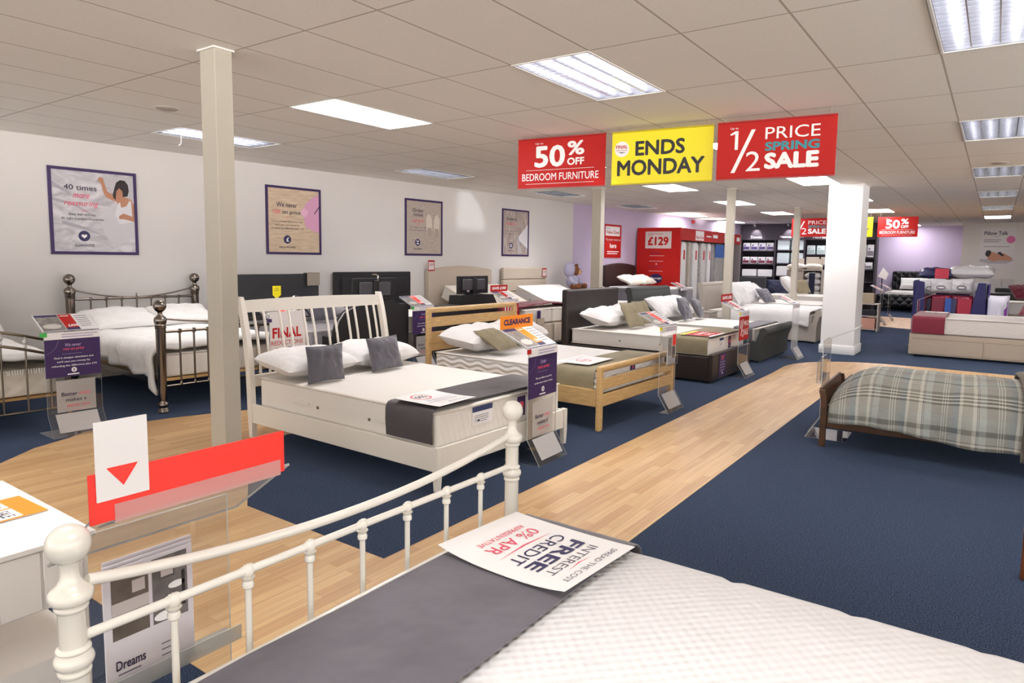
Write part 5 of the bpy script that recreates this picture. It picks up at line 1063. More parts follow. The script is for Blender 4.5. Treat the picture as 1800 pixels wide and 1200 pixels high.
F = Fr((-6.699, 16.71, 2.05), (0, 4.89, 0), (0, 0, .31)); b = MB(); b.rect(F, .2, .33, .08, .9, .001, WHITE); b.rect(F, .68, .8, .08, .9, .001, WHITE); b.rect(F, .48, .56, .4, .7, .001, WHITE); b.lines(F, .37, .46, .55, 1, .1, .12, .001, WHITE); b.rect(F, .92, .98, .3, .7, .001, WHITE); b.text(F, 'Value Zone', .205, .325, .2, .5, .002, RED, .02); b.text(F, 'Value Zone', .685, .795, .2, .5, .002, RED, .02); b.build('lettering', None, t)
BAGW = mat('clear_bag_white', 'ebe9e7', .3, bump=(14, .4, .03)); BAGP = mat('patterned_sample', 'ddd8d5', .5, bump=(30, .3), var=(26, .35)); BAGG = mat('grey_sample', 'a39c9f', .6, var=(20, .3)); BAGT = mat('beige_sample', 'c4baac', .6, var=(12, .2)); BAGB = mat('blue_sample', '2f62b4', .5); BAGC = mat('grey_bag', 'b5b2ad', .4, bump=(10, .4, .03), var=(6, .3))
SAMP = [(16.95, .36, BAGW, 'white'), (17.48, .12, BAGT, 'thin beige'), (17.82, .36, BAGW, 'white'), (18.42, .36, BAGP, 'patterned'), (18.95, .24, BAGW, 'white'), (19.26, .2, BAGG, 'grey striped'), (19.55, .75, BAGC, 'blue topped grey wrapped'), (20.4, .2, BAGT, 'beige'), (20.95, .3, BAGC, 'grey wrapped')]
NEAR = ['nearest the £129 panel', 'second along the rail', 'third along the rail', 'fourth along the rail', 'fifth along the rail', 'sixth along the rail', 'seventh along the rail', 'eighth along the rail', 'ninth along the rail']
for k, (y, d, m, cn) in enumerate(SAMP):
    t = thing('mattress_sample', '%s hanging mattress sample bag, %s' % (cn, NEAR[k]), 'mattress sample', (-6.95, y+d/2, .1), 0, 'hanging mattress samples'); b = MB(); nn = 10; zt = 2.03
    pts = [(y+.0, .12), (y+d, .12), (y+d*.98, zt-.1), (y+d*.8, zt), (y+d*.2, zt), (y+d*.02, zt-.1)]
    b.prism([(-6.78, a, c) for a, c in pts], (-.4, 0, 0)); o = b.build('bag', m, t); bv = o.modifiers.new('soft', 'BEVEL'); bv.width = .05; bv.segments = 3
    MB().tube([(-6.95, y+d/2, zt-.005), (-6.95, y+d/2, 2.145)], .012, 6).build('hanger', BLKPLASTIC, t)
    if m in (BAGW, BAGP): MB().box(-6.779, -6.776, y+d*.35, y+d*.6, 1.55, 1.8).build('red_label', RED, t)
    if k == 6: MB().box(-6.79, -6.774, y, y+d, 1.62, 2.0).build('blue_panel', BAGB, t)
UPL = emit('uplight_lens', 'fff1dd', 6.0)
for k, y in enumerate((18.0, 20.6)):
    t = thing('uplight', ['small uplight on the red unit roof, nearer', 'small uplight on the red unit roof, farther'][k], 'light', (-7.2, y, 2.361)); MB().lathe([(.09, 0), (.11, .06), (.10, .065)], (-7.2, y, 2.361), 18).build('housing', BLKPLASTIC, t); MB().lathe([(.085, 0), (.085, .004)], (-7.2, y, 2.427), 18).build('lens', UPL, t)
    Lp = bpy.data.lights.new('uplight_beam', 'SPOT'); Lp.energy = 60; Lp.spot_size = R(150); Lp.spot_blend = .8; Lp.shadow_soft_size = .08; Lp.color = (1, .95, .86); lo = bpy.data.objects.new('uplight_beam', Lp); COL.objects.link(lo); lo.parent = t; lo.location = (0, 0, .078); lo.rotation_euler = (PI, 0, 0)
# ================================================================== far shelving wall
SH = mat('shelf_aubergine', '352c36', .6); SHD = mat('shelf_dark', '1f1a20', .7)
t = thing('shelving_unit', 'dark aubergine shelving wall headed Duvets and Mattress Toppers', 'shelving', (-5.4, 24.2, 0))
MB().box(-7.45, -3.16, 24.42, 24.48, 0, 2.79).build('back_panel', SHD, t)
for x in (-7.45, -6.28, -5.32, -4.35, -3.19): MB().box(x, x+.045, 24.0, 24.418, 0, 2.79).build('upright', SH, t)
MB().box(-7.4, -3.2, 23.98, 24.03, 2.27, 2.79).build('header', SH, t)
for (xa, xb, zs) in ((-7.4, -6.285, (.5, .98, 1.42, 1.88)), (-6.23, -5.325, (.5, 1.02, 1.45, 1.90)), (-5.27, -4.355, (.5, 1.0, 1.42, 1.76)), (-4.3, -3.195, (.5, .9, 1.3, 1.68))):
    for z in zs: MB().box(xa, xb, 24.032, 24.418, z, z+.03).build('shelf', SH, t)
F = Fr((-7.4, 23.979, 2.27), (4.2, 0, 0), (0, 0, .52)); b = MB(); b.text(F, 'Duvets', .075, .165, .11, .27, .001, WHITE, .01); b.text(F, 'Mattress Toppers', .31, .49, .09, .27, .001, WHITE, .01); b.text(F, 'Mattress Protectors', .56, .80, .09, .27, .001, WHITE, .01); b.build('lettering', WHITE, t)
for x in (-7.3, -6.2, -4.9):
    s_ = thing('spotlight', {-7.3: 'small spotlight above the Duvets heading', -6.2: 'small spotlight above the Mattress Toppers heading', -4.9: 'small spotlight above the Mattress Protectors heading'}[x], 'light', (x+.4, 23.8, CEIL)); MB().tube([(x+.4, 23.7, CEIL-.001), (x+.4, 23.73, CEIL-.05), (x+.4, 23.78, CEIL-.07)], .035, 10).build('head', mat('spot_body', 'dedbd6', .4), s_)
    Lp = bpy.data.lights.new('spot_beam', 'SPOT'); Lp.energy = 40; Lp.spot_size = R(80); Lp.spot_blend = .6; Lp.shadow_soft_size = .03; lo = bpy.data.objects.new('spot_beam', Lp); COL.objects.link(lo); lo.parent = s_; lo.location = (0, .0, -.10); lo.rotation_euler = (R(25), 0, 0)
PK1 = mat('pack_white', 'dcd9dc', .35); PK2 = mat('pack_pale', 'c9d3d6', .35); PKR = mat('pack_wine', '6d2436', .4); PKV = mat('pack_violet', '4b3a6d', .4)
def pack(lab, x, z, w_, h, d, m, band=None, group='packs on the dark shelves', y=24.06):
    o = thing('bedding_pack', lab, 'bedding pack', (x+w_/2, y, z), 0, group); MB().rbox(x, x+w_, y, y+d, z+.001, z+h, .025, 2).build('pack', m, o, wn=True)
    if band: F = Fr((x, y-.002, z), (w_, 0, 0), (0, 0, h)); b = MB(); b.rect(F, .08, .92, .12, .5, 0, band); b.ell(F, .3, .65, .14, .1, .0005, band); b.build('printed_band', None, o)
    return o
ORD = ['leftmost', 'second', 'third', 'fourth']
for k in range(4):
    pack(ORD[k]+' white and violet duvet pack on the upper Duvets shelf', -7.37+k*.27, 1.91, .25, .27, .3, PK1, PKV); pack(ORD[k]+' white and wine duvet pack on the lower Duvets shelf', -7.37+k*.27, 1.45, .25, .24, .3, PK1, PKR)
for k in range(2): pack(['left', 'right'][k]+' clear packed white duvet on the low Duvets shelf', -7.37+k*.55, 1.01, .5, .25, .32, LINEN, None)
for r_, z in enumerate((1.93, 1.48)):
    for k in range(2): pack(['left', 'right'][k]+' pale square topper pack on the '+['upper', 'lower'][r_]+' Mattress Toppers shelf', -6.2+k*.46, z, .40, .36, .3, PK2, None)
pack('white topper pack on the bottom Mattress Toppers shelf', -6.2, 1.05, .43, .34, .3, LINEN, None); pack('mustard yellow bedding pack beside the white topper pack', -5.74, 1.05, .38, .34, .3, mat('mustard_cloth', 'a27a1e', .7), None)
for k in range(3): pack(ORD[k]+' pale protector pack on the Mattress Protectors shelf', -5.24+k*.31, 1.79, .26, .3, .3, PK2, mat('pack_teal', '9fb2b0', .4))
for k in range(2): pack(['left', 'right'][k]+' cream printed board pack on the middle Mattress Protectors shelf', -5.25+k*.46, 1.45, .42, .26, .3, mat('cream_board', 'cfc4b7', .5), None)
for k in range(4): pack(['white boxed bedding spine, nearest the pillar', 'white boxed bedding spine, second from the pillar', 'white boxed bedding spine, third from the pillar', 'white boxed bedding pack with grey emblem on the top right shelf'][k], -3.72+k*.1 if k < 3 else -3.42, 1.715, .08 if k < 3 else .2, .40, .3, PK1, None if k < 3 else mat('emblem_grey', '77727a', .5), 'boxes on the right-hand shelves')
pack('white boxed bedding pack with grey emblem on the lower right shelf', -3.58, 1.335, .34, .22, .3, PK1, mat('emblem_grey'), 'boxes on the right-hand shelves')

# low display units with pillows before the shelving
t = thing('pillow_display', 'pale open display unit with pillow cubbies before the dark shelving', 'display unit', (-4.8, 22.2, 0)); PU = mat('display_pale', 'c8bdb2', .6)
for x in (-5.32, -4.86, -4.32): MB().box(x, x+.03, 21.9, 22.5, 0, 1.27).build('side', PU, t)
MB().box(-5.33, -4.28, 21.89, 22.51, 1.271, 1.3).build('top', PU, t); MB().box(-5.29, -4.32, 22.4, 22.49, .02, 1.27).build('back', mat('display_inside', '4a423f', .8), t); MB().box(-5.289, -4.862, 21.95, 22.0, .02, 1.25).build('front_panel', PU, t)
MB().box(-5.25, -4.9, 22.2, 22.23, 1.301, 1.64).build('header_card', mat('cream_board'), t); MB().box(-4.8, -4.35, 22.2, 22.23, 1.301, 1.64).build('header_card', mat('cream_board'), t)
soft('pillow', 'cream pillow on top of the display unit, left', 'pillow', (-5.08, 21.93, 1.301), 0, .55, .22, .14, 10, mat('cream_linen'), 'pillows on the display unit', 50); soft('pillow', 'cream pillow on top of the display unit, right', 'pillow', (-4.58, 21.93, 1.301), 0, .52, .22, .14, 10, mat('cream_linen'), 'pillows on the display unit', 51)
for k in range(6): soft('pillow', ORD[k % 4]*(k < 4)+['', 'fifth', 'topmost'][max(0, k-3)]+' folded white pillow from below in the stacked cubby', 'pillow', (-4.58, 21.94, .08+.185*k), 0, .48, .3, .19, 4, LINEN, 'stacked cubby pillows', 52+k, .03)
MB_n = MB().box(-4.66, -4.50, 21.88, 21.93, .05, 1.2); o = MB_n.build('banner', mat('navy_cloth', '1c2340', .7), None); tag(o, 'navy band hanging in front of the stacked cubby pillows', 'banner')

# beds beyond the stone sleigh bed
t = thing('headboard', 'mid grey woven headboard in front of the dark shelving', 'headboard', (-5.5, 19.0, 0)); MB().rbox(-5.87, -5.15, 19.0, 19.1, .05, 1.1, .03, 3).build('panel', CHAR, t, wn=True); MB().box(-5.9, -5.12, 19.0, 19.1, 0, .05).build('plinth', BLKPLASTIC, t)
soft('cushion', 'navy cushion standing right of the grey woven headboard', 'cushion', (-4.85, 19.1, .62), 0, .62, .42, .16, 75, mat('navy_cloth'), None, 60)
t = divan('pale divan under a white mattress behind the stone sleigh bed', (-3.1, 15.75, 0), YF, 1.6, 1.95, .38, STONEFAB)
mattress('white mattress on the divan behind the stone sleigh bed', (-3.1, 15.75, 0), YF, 1.6, 1.95, .385, .60, MATTW, vents=None)
soft('pillow', 'plump white pillow on the bed behind the stone sleigh bed, left', 'pillow', (-4.75, 16.3, .57), YF, .72, .48, .22, 35, LINEN, 'pillows behind the sleigh bed', 61); soft('pillow', 'plump white pillow on the bed behind the stone sleigh bed, right', 'pillow', (-4.75, 17.0, .57), YF, .72, .48, .22, 35, LINEN, 'pillows behind the sleigh bed', 62)
t = divan('pale divan of the farthest front-row bed', (-3.0, 17.9, 0), YF, 1.4, 1.9, .38, STONEFAB, split=False); mattress('white mattress of the farthest front-row bed', (-3.0, 17.9, 0), YF, 1.4, 1.9, .385, .68, MATTW, vents=None)
soft('pillow', 'large white pillow on the farthest front-row bed', 'pillow', (-4.3, 18.3, .685), YF, .6, .5, .2, 50, LINEN, None, 63)
soft('cushion', 'taupe cushion, nearer of two on the farthest front-row bed', 'cushion', (-4.1, 18.5, .685), YF-R(20), .4, .4, .13, 60, TAUPE, 'taupe cushions on the farthest bed', 64); soft('cushion', 'taupe cushion, farther of two on the farthest front-row bed', 'cushion', (-4.12, 18.95, .685), YF-R(20), .4, .4, .13, 60, TAUPE, 'taupe cushions on the farthest bed', 65)

# clutter beside the pillar
t = thing('storage_trolley', 'pale slim trolley standing just beyond the wide white pillar', 'trolley', (-2.3, 17.0, 0))
for (x, z0, z1) in ((-2.5, 0, .75), (-2.12, 0, .62)): MB().box(x, x+.03, 16.85, 17.2, z0, z1).build('side', mat('trolley_pale', 'b8aca4', .5), t)
for z in (.03, .33, .6): MB().box(-2.469, -2.121, 16.85, 17.2, z, z+.02).build('shelf', mat('trolley_pale'), t)
for (nm, lab, cat, bx, m) in (('cardboard_box', 'white and tan box on top of the slim trolley', 'box', (-2.45, -2.2, 16.88, 17.1, .622, .85), mat('tan_box', 'a8977f', .7)), ('folded_throw', 'dark folded throw on the middle shelf of the slim trolley', 'throw', (-2.45, -2.15, 16.87, 17.12, .351, .47), mat('dark_throw', '24242c', .8)), ('pink_box', 'salmon pink box on the lowest shelf of the slim trolley', 'box', (-2.45, -2.15, 16.87, 17.12, .051, .30), mat('salmon_box', 'd09a86', .6))):
    b = MB().rbox(*bx, .008, 2); o = b.build(nm, m, None, wn=True); tag(o, lab, cat)
stand('price stand beyond the white pillar, nearer of two', (-2.28, 18.6, 0), YF, RED2, '£99', None, better=False); stand('price stand beyond the white pillar, farther of two', (-2.3, 20.3, 0), YF, RED2, '£79', None, better=False)
lf = MB().prism([(-2.55, 20.0, 1.18), (-2.36, 20.0, 1.10), (-2.30, 20.0, 1.26), (-2.44, 20.0, 1.42)], (0, .004, 0)); 
t = thing('card_pole', 'slim pole carrying a tilted white card beyond the pillar', 'sign', (-2.45, 20.02, 0)); lf.build('card', WHITE, t); MB().tube([(-2.45, 20.02, 0.0), (-2.45, 20.02, 1.2)], .012, 8).build('pole', BLKPLASTIC, t)
MB().lathe([(.1, 0), (.1, .012), (.02, .018)], (-2.45, 20.02, 0), 16).build('base', BLKPLASTIC, t)

# black tufted bed against the lilac wall
TUFT = tex_bump('black_tufted_leather', '18171b', .35, lambda N, x, y, z: N.math('MULTIPLY', N.math('ABSOLUTE', N.math('SINE', N.math('MULTIPLY', N.math('ADD', x, z), 13.))), N.math('ABSOLUTE', N.math('SINE', N.math('MULTIPLY', N.math('SUBTRACT', x, z), 13.)))), 1., .03)
t = thing('bed', 'black buttoned leather sleigh bed against the lilac wall', 'bed', (-1.95, 26.6, 0))
MB().rbox(-2.95, -.99, 26.6, 26.78, .05, 1.27, .06, 3).build('headboard', TUFT, t, wn=True); MB().rbox(-3.1, -1.0, 24.35, 24.5, .16, .56, .06, 3).build('footboard', TUFT, t, wn=True)
for x in (-3.0, -1.12): MB().rbox(x, x+.08, 24.51, 26.6, .12, .4, .02, 2).build('side_panel', BLKLEATHER, t, wn=True)
for x in (-2.9, -1.2):
    for y in (24.42, 26.69): MB().lathe([(.025, 0), (.045, .17)], (x, y, 0), 10).build('foot', BLKPLASTIC, t)
MB().box(-2.9, -1.12, 24.52, 26.59, .3, .33).build('slat_base', BLKPANEL, t)
mt = mattress('white mattress on the black buttoned leather bed', (-2.9, 24.55, 0), 0, 1.77, 2.0, .335, .62, MATTW, vents=None)
soft('pillow', 'white pillow with dark border on the black buttoned leather bed', 'pillow', (-2.0, 26.2, .63), 0, 1.3, .42, .18, 62, LINEN, None, 66); soft('cushion', 'grey oblong cushion on the black buttoned leather bed', 'cushion', (-1.95, 25.95, .63), 0, .62, .32, .12, 66, CUSHG, None, 67)
t = thing('bedside_table', 'black two-drawer bedside table left of the black leather bed', 'bedside table', (-3.25, 24.9, 0)); MB().rbox(-3.1-.42, -3.12, 24.55, 24.9, .02, .52, .01, 2).build('body', BLKLEATHER, t, wn=True)
for z in (.1, .31): MB().rbox(-3.49, -3.15, 24.535, 24.55, z, z+.18, .006, 1).build('drawer', BLKLEATHER, t); MB().sphere((-3.32, 24.528, z+.09), .014, n=8).build('knob', mat('chrome'), t)
o = MB().rbox(-3.42, -3.2, 24.62, 24.8, .521, .6, .01, 2).build('tissue_box', mat('box_pinkred', 'c65a5a', .6), None, wn=True); tag(o, 'small red and white box on the black bedside table', 'box')

# pillow bin
NAVYB = mat('navy_bin_board', '2a2860', .5); VIO = mat('violet_board', '4a3a8a', .5)
t = thing('pillow_bin', 'navy board display bin piled with packed pillows', 'display bin', (-.7, 16.9, 0))
MB().prism([(-1.40, 16.4, 0), (-1.16, 16.4, 0), (-1.21, 16.4, 1.15), (-1.37, 16.4, 1.19)], (0, .04, 0)).build('front_side', NAVYB, t); MB().prism([(-.46, 16.4, 0), (-.10, 16.4, 0), (-.15, 16.4, 1.16), (-.28, 16.4, 1.16)], (0, .04, 0)).build('front_side', NAVYB, t)
MB().box(-1.41, -1.385, 16.441, 17.4, 0, 1.18).build('side', NAVYB, t); MB().box(-.10, -.075, 16.40, 17.4, 0, 1.14).build('side', VIO, t); MB().box(-1.384, -.101, 17.36, 17.4, 0, 1.1).build('back', NAVYB, t); MB().box(-1.159, -.461, 16.4, 16.42, 0, .5).build('front_lip', NAVYB, t); MB().box(-1.384, -.101, 16.65, 17.359, .42, .45).build('shelf', NAVYB, t)
PLAST = mat('shiny_white_pack', 'dad7da', .25, bump=(12, .5, .03)); WINE = mat('wine_pack', '8f1f3c', .35, bump=(10, .4, .02)); BLUEP = mat('blue_pack', '2b55a8', .35); NAVP = mat('navy_pack', '2a2a5c', .35, bump=(10, .4, .02))
def bag(lab, x, y, z, w_, h, d, m, seed, emblem=None, cuts=None, lean=80):
    y += .2 if lean != 90 and y < 16.7 else 0
    o = thing('pillow_pack', lab, 'pillow pack', (x, y, z), 0, 'pillow packs in the bin'); b = MB(Matrix.Translation((x, y, z))); pillow_geo(b, w_, h, d, lean, seed, .03, 14, .35); b.build('pack', m, o, smooth_angle=180)
    F = Fr((x-w_/2, y-d*.62, z), (w_, 0, 0), (0, h*.1, h)); b = MB()
    if emblem: b.ell(F, .5, .45, .2, .16, d*.42, emblem); b.ell(F, .5, .45, .15, .05, d*.43, WHITE); b.build('emblem', None, o)
    if cuts: 
        for (u0, u1, mm) in cuts: b.rect(F, u0, u1, .12, .85, d*(.55 if lean == 90 else .41), mm)
        b.build('printed_panel', None, o)
    return o
EMB = mat('emblem_grey')
bag('white pillow pack with emblem at the left of the bin, upper row', -1.14, 16.55, .86, .26, .32, .2, PLAST, 1, EMB); bag('white pillow pack with emblem second from left, upper row', -.92, 16.5, .90, .42, .30, .24, PLAST, 2, EMB); bag('white pillow pack with red seal and emblem third from left, upper row', -.56, 16.5, .90, .42, .32, .24, PLAST, 3, EMB); bag('tilted white pillow pack at the right of the bin, upper row', -.27, 16.6, .80, .30, .36, .2, PLAST, 4, EMB)
bag('wine and navy pillow pack at the left of the bin, lower row', -1.16, 16.6, .46, .25, .40, .2, WINE, 5, None, [(.5, .9, NAVP)]); bag('wine and blue pillow pack second from left, lower row', -.90, 16.5, .46, .40, .42, .24, WINE, 6, None, [(.68, .95, BLUEP), (.1, .62, mat('wine_print', '7d1a35', .4))]); bag('wine and navy pillow pack third from left, lower row', -.54, 16.5, .46, .38, .42, .24, WINE, 7, None, [(.02, .25, NAVP), (.32, .95, mat('crimson_print', 'b01f3f', .4))]); bag('dark wine pillow pack at the right of the bin, lower row', -.25, 16.62, .46, .24, .34, .2, mat('dark_wine', '5d1730', .4), 8)
bag('navy and red printed pillow pack lying on top of the bin', -1.05, 16.75, 1.19, .62, .28, .2, NAVP, 9, None, [(.5, .9, mat('red_pack', 'c4344a', .4))], 25); bag('large white pillow pack lying on top of the bin', -.42, 16.8, 1.21, .82, .42, .24, PLAST, 10, None, None, 15)
o = bag('tall white rolled pack with purple stripe right of the bin', .075, 16.55, .0, .36, .93, .26, mat('quilt_white', 'dfdcea', .5, bump=(30, .3)), 11, None, [(.78, .92, mat('purple_stripe', '7b2f8f', .5))], 90); o['group'] = 'tall packs'

# second bed and boards at the far right
t = divan('pale divan base at the right edge beyond the pillow bin', (.3, 17.1, 0), R(-90), 1.0, 1.9, .5, CREAMFAB); 
t.location = (.25, 18.2, 0); mattress('white mattress at the right edge beyond the pillow bin', (.25, 18.2, 0), R(-90), 1.0, 1.9, .505, .76, MATTW, vents=None)
soft('cushion', 'burgundy cushion lying on the white mattress at the right edge', 'cushion', (.55, 17.35, .77), R(30), .5, .4, .2, 40, BURG, None, 70, .06)
t = thing('headboard', 'black headboard behind the bed at the right edge', 'headboard', (.25, 20.0, 0)); MB().rbox(-.25, 1.4, 20.0, 20.12, 0, .86, .02, 2).build('panel', BLKLEATHER, t, wn=True)
t = thing('chair', 'rounded black chair back above the black headboard', 'chair', (.22, 21.0, 0)); MB().rbox(.0, .45, 21.0, 21.08, .45, .96, .06, 4).build('backrest', BLKLEATHER, t, wn=True); MB().rbox(.0, .45, 21.081, 21.5, .42, .48, .02, 2).build('seat', BLKLEATHER, t, wn=True)
for x in (.03, .42):
    for y in (21.04, 21.46): MB().tube([(x, y, 0), (x, y, .43)], .015, 8).build('leg', mat('chrome'), t)
for k, x in enumerate((-.15, .16)):
    o = MB().rbox(x, x+.29, 25.29, 25.335, .0, 1.11, .008, 2).build('wall_board', mat('grey_board', 'bdb6b2', .6), None, wn=True); tag(o, ['pale grey board leaning on the far white wall, left one', 'pale grey board leaning on the far white wall, right one'][k], 'board')

# cream divan with burgundy runner on the right
pos = (-1.11, 14.28, 0); yaw = R(-90); W, L = 1.5, 2.3
t = thing('divan_base', 'oatmeal fabric divan with long side drawer on the right', 'divan', pos, yaw); OAT = mat('oatmeal_fabric', 'bdae9d', .9, bump=(240, .3), var=(140, .15))
MB().rbox(0, W, 0, L, .04, .385, .012, 2).build('body', OAT, t, local=True, wn=True)
for (y0, y1) in ((.06, 1.02), (1.05, 2.2)):
    MB().rbox(W, W+.006, y0, y1, .07, .30, .004, 1).build('drawer', OAT, t, local=True, wn=True)
    MB().box(W+.0005, W+.003, y0-.006, y1+.006, .301, .307).build('drawer_gap', mat('seam_shadow'), t, local=True); MB().box(W+.0005, W+.003, y1+.001, y1+.007, .06, .30).build('drawer_gap', mat('seam_shadow'), t, local=True)
for x in (.1, W-.1):
    for y in (.1, L-.1): MB().lathe([(.02, 0), (.028, .02), (.02, .045)], (x, y, 0), 12).build('castor', BLKPLASTIC, t, local=True)
mo = Wp(pos, yaw, .01, .02); mattress('white brushed mattress on the oatmeal divan', mo, yaw, W-.02, L-.03, .39, .655, tex_bump('streaky_mattress', 'ddd6d2', .8, lambda N, x, y, z: N.math('SINE', N.math('MULTIPLY', z, 300.)), .3, .004), pip=mat('grey_piping', '9d9593', .7), vents=None)
runner('bed_runner', 'burgundy runner over the foot of the oatmeal divan', mo, yaw, W-.02, .01, .47, .657, .2, .262, BURG)
soft('cushion', 'burgundy crumpled cushion at the right edge of the oatmeal divan', 'cushion', (.52, 13.3, .66), R(-60), .5, .4, .2, 50, BURG, None, 71, .08)
leaflet('white leaflet on the burgundy runner of the oatmeal divan', (-.98, 14.0, .684), R(-90), .30, .34, [('r', .1, .9, .45, .5, GREY_INK)], .006)
stand('price stand at the foot of the oatmeal divan, only its top in view', (-1.16, 14.95, 0), R(-90), RED2, '£399', None, better=False, card=False)

# plaid single bed on the right
pos = (-1.135, 7.03, 0); yaw = R(-88); W, L = 1.09, 2.0
t = thing('bed', 'dark walnut wooden single bed frame with curved low footboard', 'bed', pos, yaw)
b = MB(); n = 12; vs = []
for x in (0.022, W-.022):
    bb = MB(); zs = [0, .15, .3, .4, .47]; offs = [0, 0, .004, -.004, -.02]; vv = []
    for z, o_ in zip(zs, offs): vv += [(x-.022, -.02+o_, z), (x+.022, -.02+o_, z), (x+.022, .025+o_, z), (x-.022, .025+o_, z)]
    bb.add(vv, [(3, 2, 1, 0), tuple(range(16, 20))]+[(4*i+k, 4*i+(k+1) % 4, 4*i+4+(k+1) % 4, 4*i+4+k) for i in range(4) for k in range(4)]); bb.build('foot_post', WALNUT, t, local=True)
MB().strip([(.0, .2), (.004, .32), (-.006, .42), (-.022, .485)], .0445, W-.0445, .022, 'x', WALNUT, WALNUT).build('footboard', None, t, local=True)
for x in (.005, W-.03): MB().rbox(x, x+.025, .03, L, .16, .29, .004, 1).build('side_rail', WALNUT, t, local=True, wn=True)
for x in (.03, W-.03): MB().rbox(x-.025, x+.025, L, L+.045, 0, .9, .006, 2).build('head_post', WALNUT, t, local=True, wn=True)
MB().rbox(.056, W-.056, L+.005, L+.035, .4, .85, .01, 2).build('headboard', WALNUT, t, local=True, wn=True); MB().box(.03, W-.03, .04, L-.01, .235, .255).build('slat_base', WALNUT, t, local=True)
mo = Wp(pos, yaw, .05, .03); mattress('white mattress hidden beneath the plaid duvet', mo, yaw, W-.1, L-.05, .26, .35, MATTW, vents=None)
duvet('duvet', 'grey and cream plaid duvet bulging over the walnut single bed', Wp(pos, yaw, -.05, .06), yaw, W+.10, 0, 1.43, .52, lambda v: .28, lambda v: .225-.06*v+.02*math.sin(7*v), PLAID, .06, .22, uvs=True, seed=2., foot_round=.30, thick=.02, wr=1.1)
duvet('bed_throw', 'ribbed grey-brown throw at the head of the plaid bed', Wp(pos, yaw, -.065, 1.33), yaw, W+.13, 0, .52, .57, lambda v: .2, lambda v: .12, THROWG, .06, .22, seed=5., foot_round=.02, cat='throw', thick=.02)
def no_print(t): 
    b = MB(); b.strip([(-.012, .48), (-.05, .48), (-.05, .66)], .03, .38, .003, 'x', ACR, EDGE); b.build('brochure_pocket', None, t, local=True)
    MB().box(.07, .30, -.035, -.018, .485, .70).build('brochure', mat('pale_holder'), t, local=True)
stand('empty clear price stand at the foot of the plaid bed', (-1.18, 6.60, 0), R(-88), RED2, '', None, better=False, card=False, back=no_print)
t = thing('bed_post', 'brown wooden bed end just visible at the right edge', 'bed', (.40, 3.95, 0)); MB().rbox(.195, .25, 3.98, 4.035, 0, .42, .006, 2).build('leg', mat('warm_brown_wood', '6e3d1c', .4), t, wn=True); MB().rbox(.26, 1.4, 3.985, 4.03, .12, .40, .006, 2).build('side_panel', mat('warm_brown_wood'), t, wn=True)
MB().rbox(1.401, 1.456, 3.98, 4.035, 0, .42, .006, 2).build('leg', mat('warm_brown_wood'), t, wn=True)

# ================================================================== foreground ivory metal bed
XF = -1.435; Y0, Y1 = .53, 2.0
t = thing('bed', 'ivory painted metal bed in the foreground with ball finials', 'bed', (XF, (Y0+Y1)/2, 0))
for y in (Y0, Y1):
    r = .026; pr = [(.034, 0), (.034, .02), (r, .03), (r, .690)]
    def bead(rm, z0, z1, base): return [(base+(rm-base)*math.sin(PI*k/6)**.7, lerp(z0, z1, k/6)) for k in range(7)]
    pr += bead(.0300, .692, .705, .0265)+bead(.0355, .707, .737, .028)+bead(.0310, .739, .750, .0265)+[(.0245, .752), (.0245, .822)]+bead(.0300, .824, .838, .0255)
    pr += [(.0270, .838), (.0350, .842), (.0385, .848), (.0395, .855), (.0380, .863), (.0330, .868), (.0265, .873), (.0215, .880), (.0180, .889), (.0165, .898), (.0163, .907), (.0172, .9145), (.0190, .9195)]
    for k in range(0, 21): a = -1.04+(PI/2+1.04)*k/20; pr.append((max(.0392*math.cos(a), .0006), .9562+.0392*math.sin(a)))
    MB().lathe(pr, (XF, y, 0), 48).build('foot_post', WMETAL, t, smooth_angle=40)
MB().tube(cat_rail((XF, Y0+.03, .872), (XF, Y1-.03, .866), .062, 24), .0125, 14).build('top_rail', WMETAL, t)
MB().tube([(XF, Y0+.02, .762), (XF, Y1-.02, .748)], .0105, 14).build('middle_rail', WMETAL, t); MB().tube([(XF, Y0+.02, .30), (XF, Y1-.02, .30)], .0105, 12).build('bottom_rail', WMETAL, t)
for k in range(7):
    y = .728+.1808*k; z = .7605-.0011*k*1.2; b = MB(); b.tube([(XF, y, .30), (XF, y, z-.01)], .0082, 10)
    b.lathe([(.0085, z-.046), (.0135, z-.042), (.0145, z-.034), (.0115, z-.026), (.017, z-.017)], (XF, y, 0), 14); b.build('spindle', WMETAL, t)
    b = MB()
    for q in range(-2, 3): 
        a = q*.36; b.tube([(XF-.0015, y+.006*math.sin(a), z-.02), (XF, y+.016*math.sin(a), z-.002), (XF, y+.021*math.sin(a), z+.017*math.cos(a)-.002)], .0065, 8, radii=[.006, .0072, .0042])
    b.sphere((XF, y, z-.003), .0175, n=14, sq=(.8, 1, .9)); b.build('shell_casting', WMETAL, t)
for y in (Y0+.03, Y1-.06): MB().rbox(XF+.03, .62, y, y+.03, .26, .34, .004, 1).build('side_rail', WMETAL, t, wn=True)
MB().rbox(XF+.014, XF+.034, Y0+.035, Y1-.035, .40, .565, .006, 2).build('foot_lip', WMETAL, t, wn=True)
MB().box(XF+.05, .62, Y0+.06, Y1-.06, .30, .325).build('slat_base', WMETAL, t)
for y in (Y0, Y1): MB().lathe([(.03, 0), (.0275, .03), (.0275, 1.1), (.036, 1.11), (.02, 1.14)], (.66, y, 0), 20).build('head_post', WMETAL, t)
MB().tube([(.66, Y0, .95), (.66, Y1, .95)], .012, 10).build('head_rail', WMETAL, t)
pos = (XF+.085, Y1-.04, 0); yaw = R(-90)
W, L = Y1-Y0-.075, 1.93
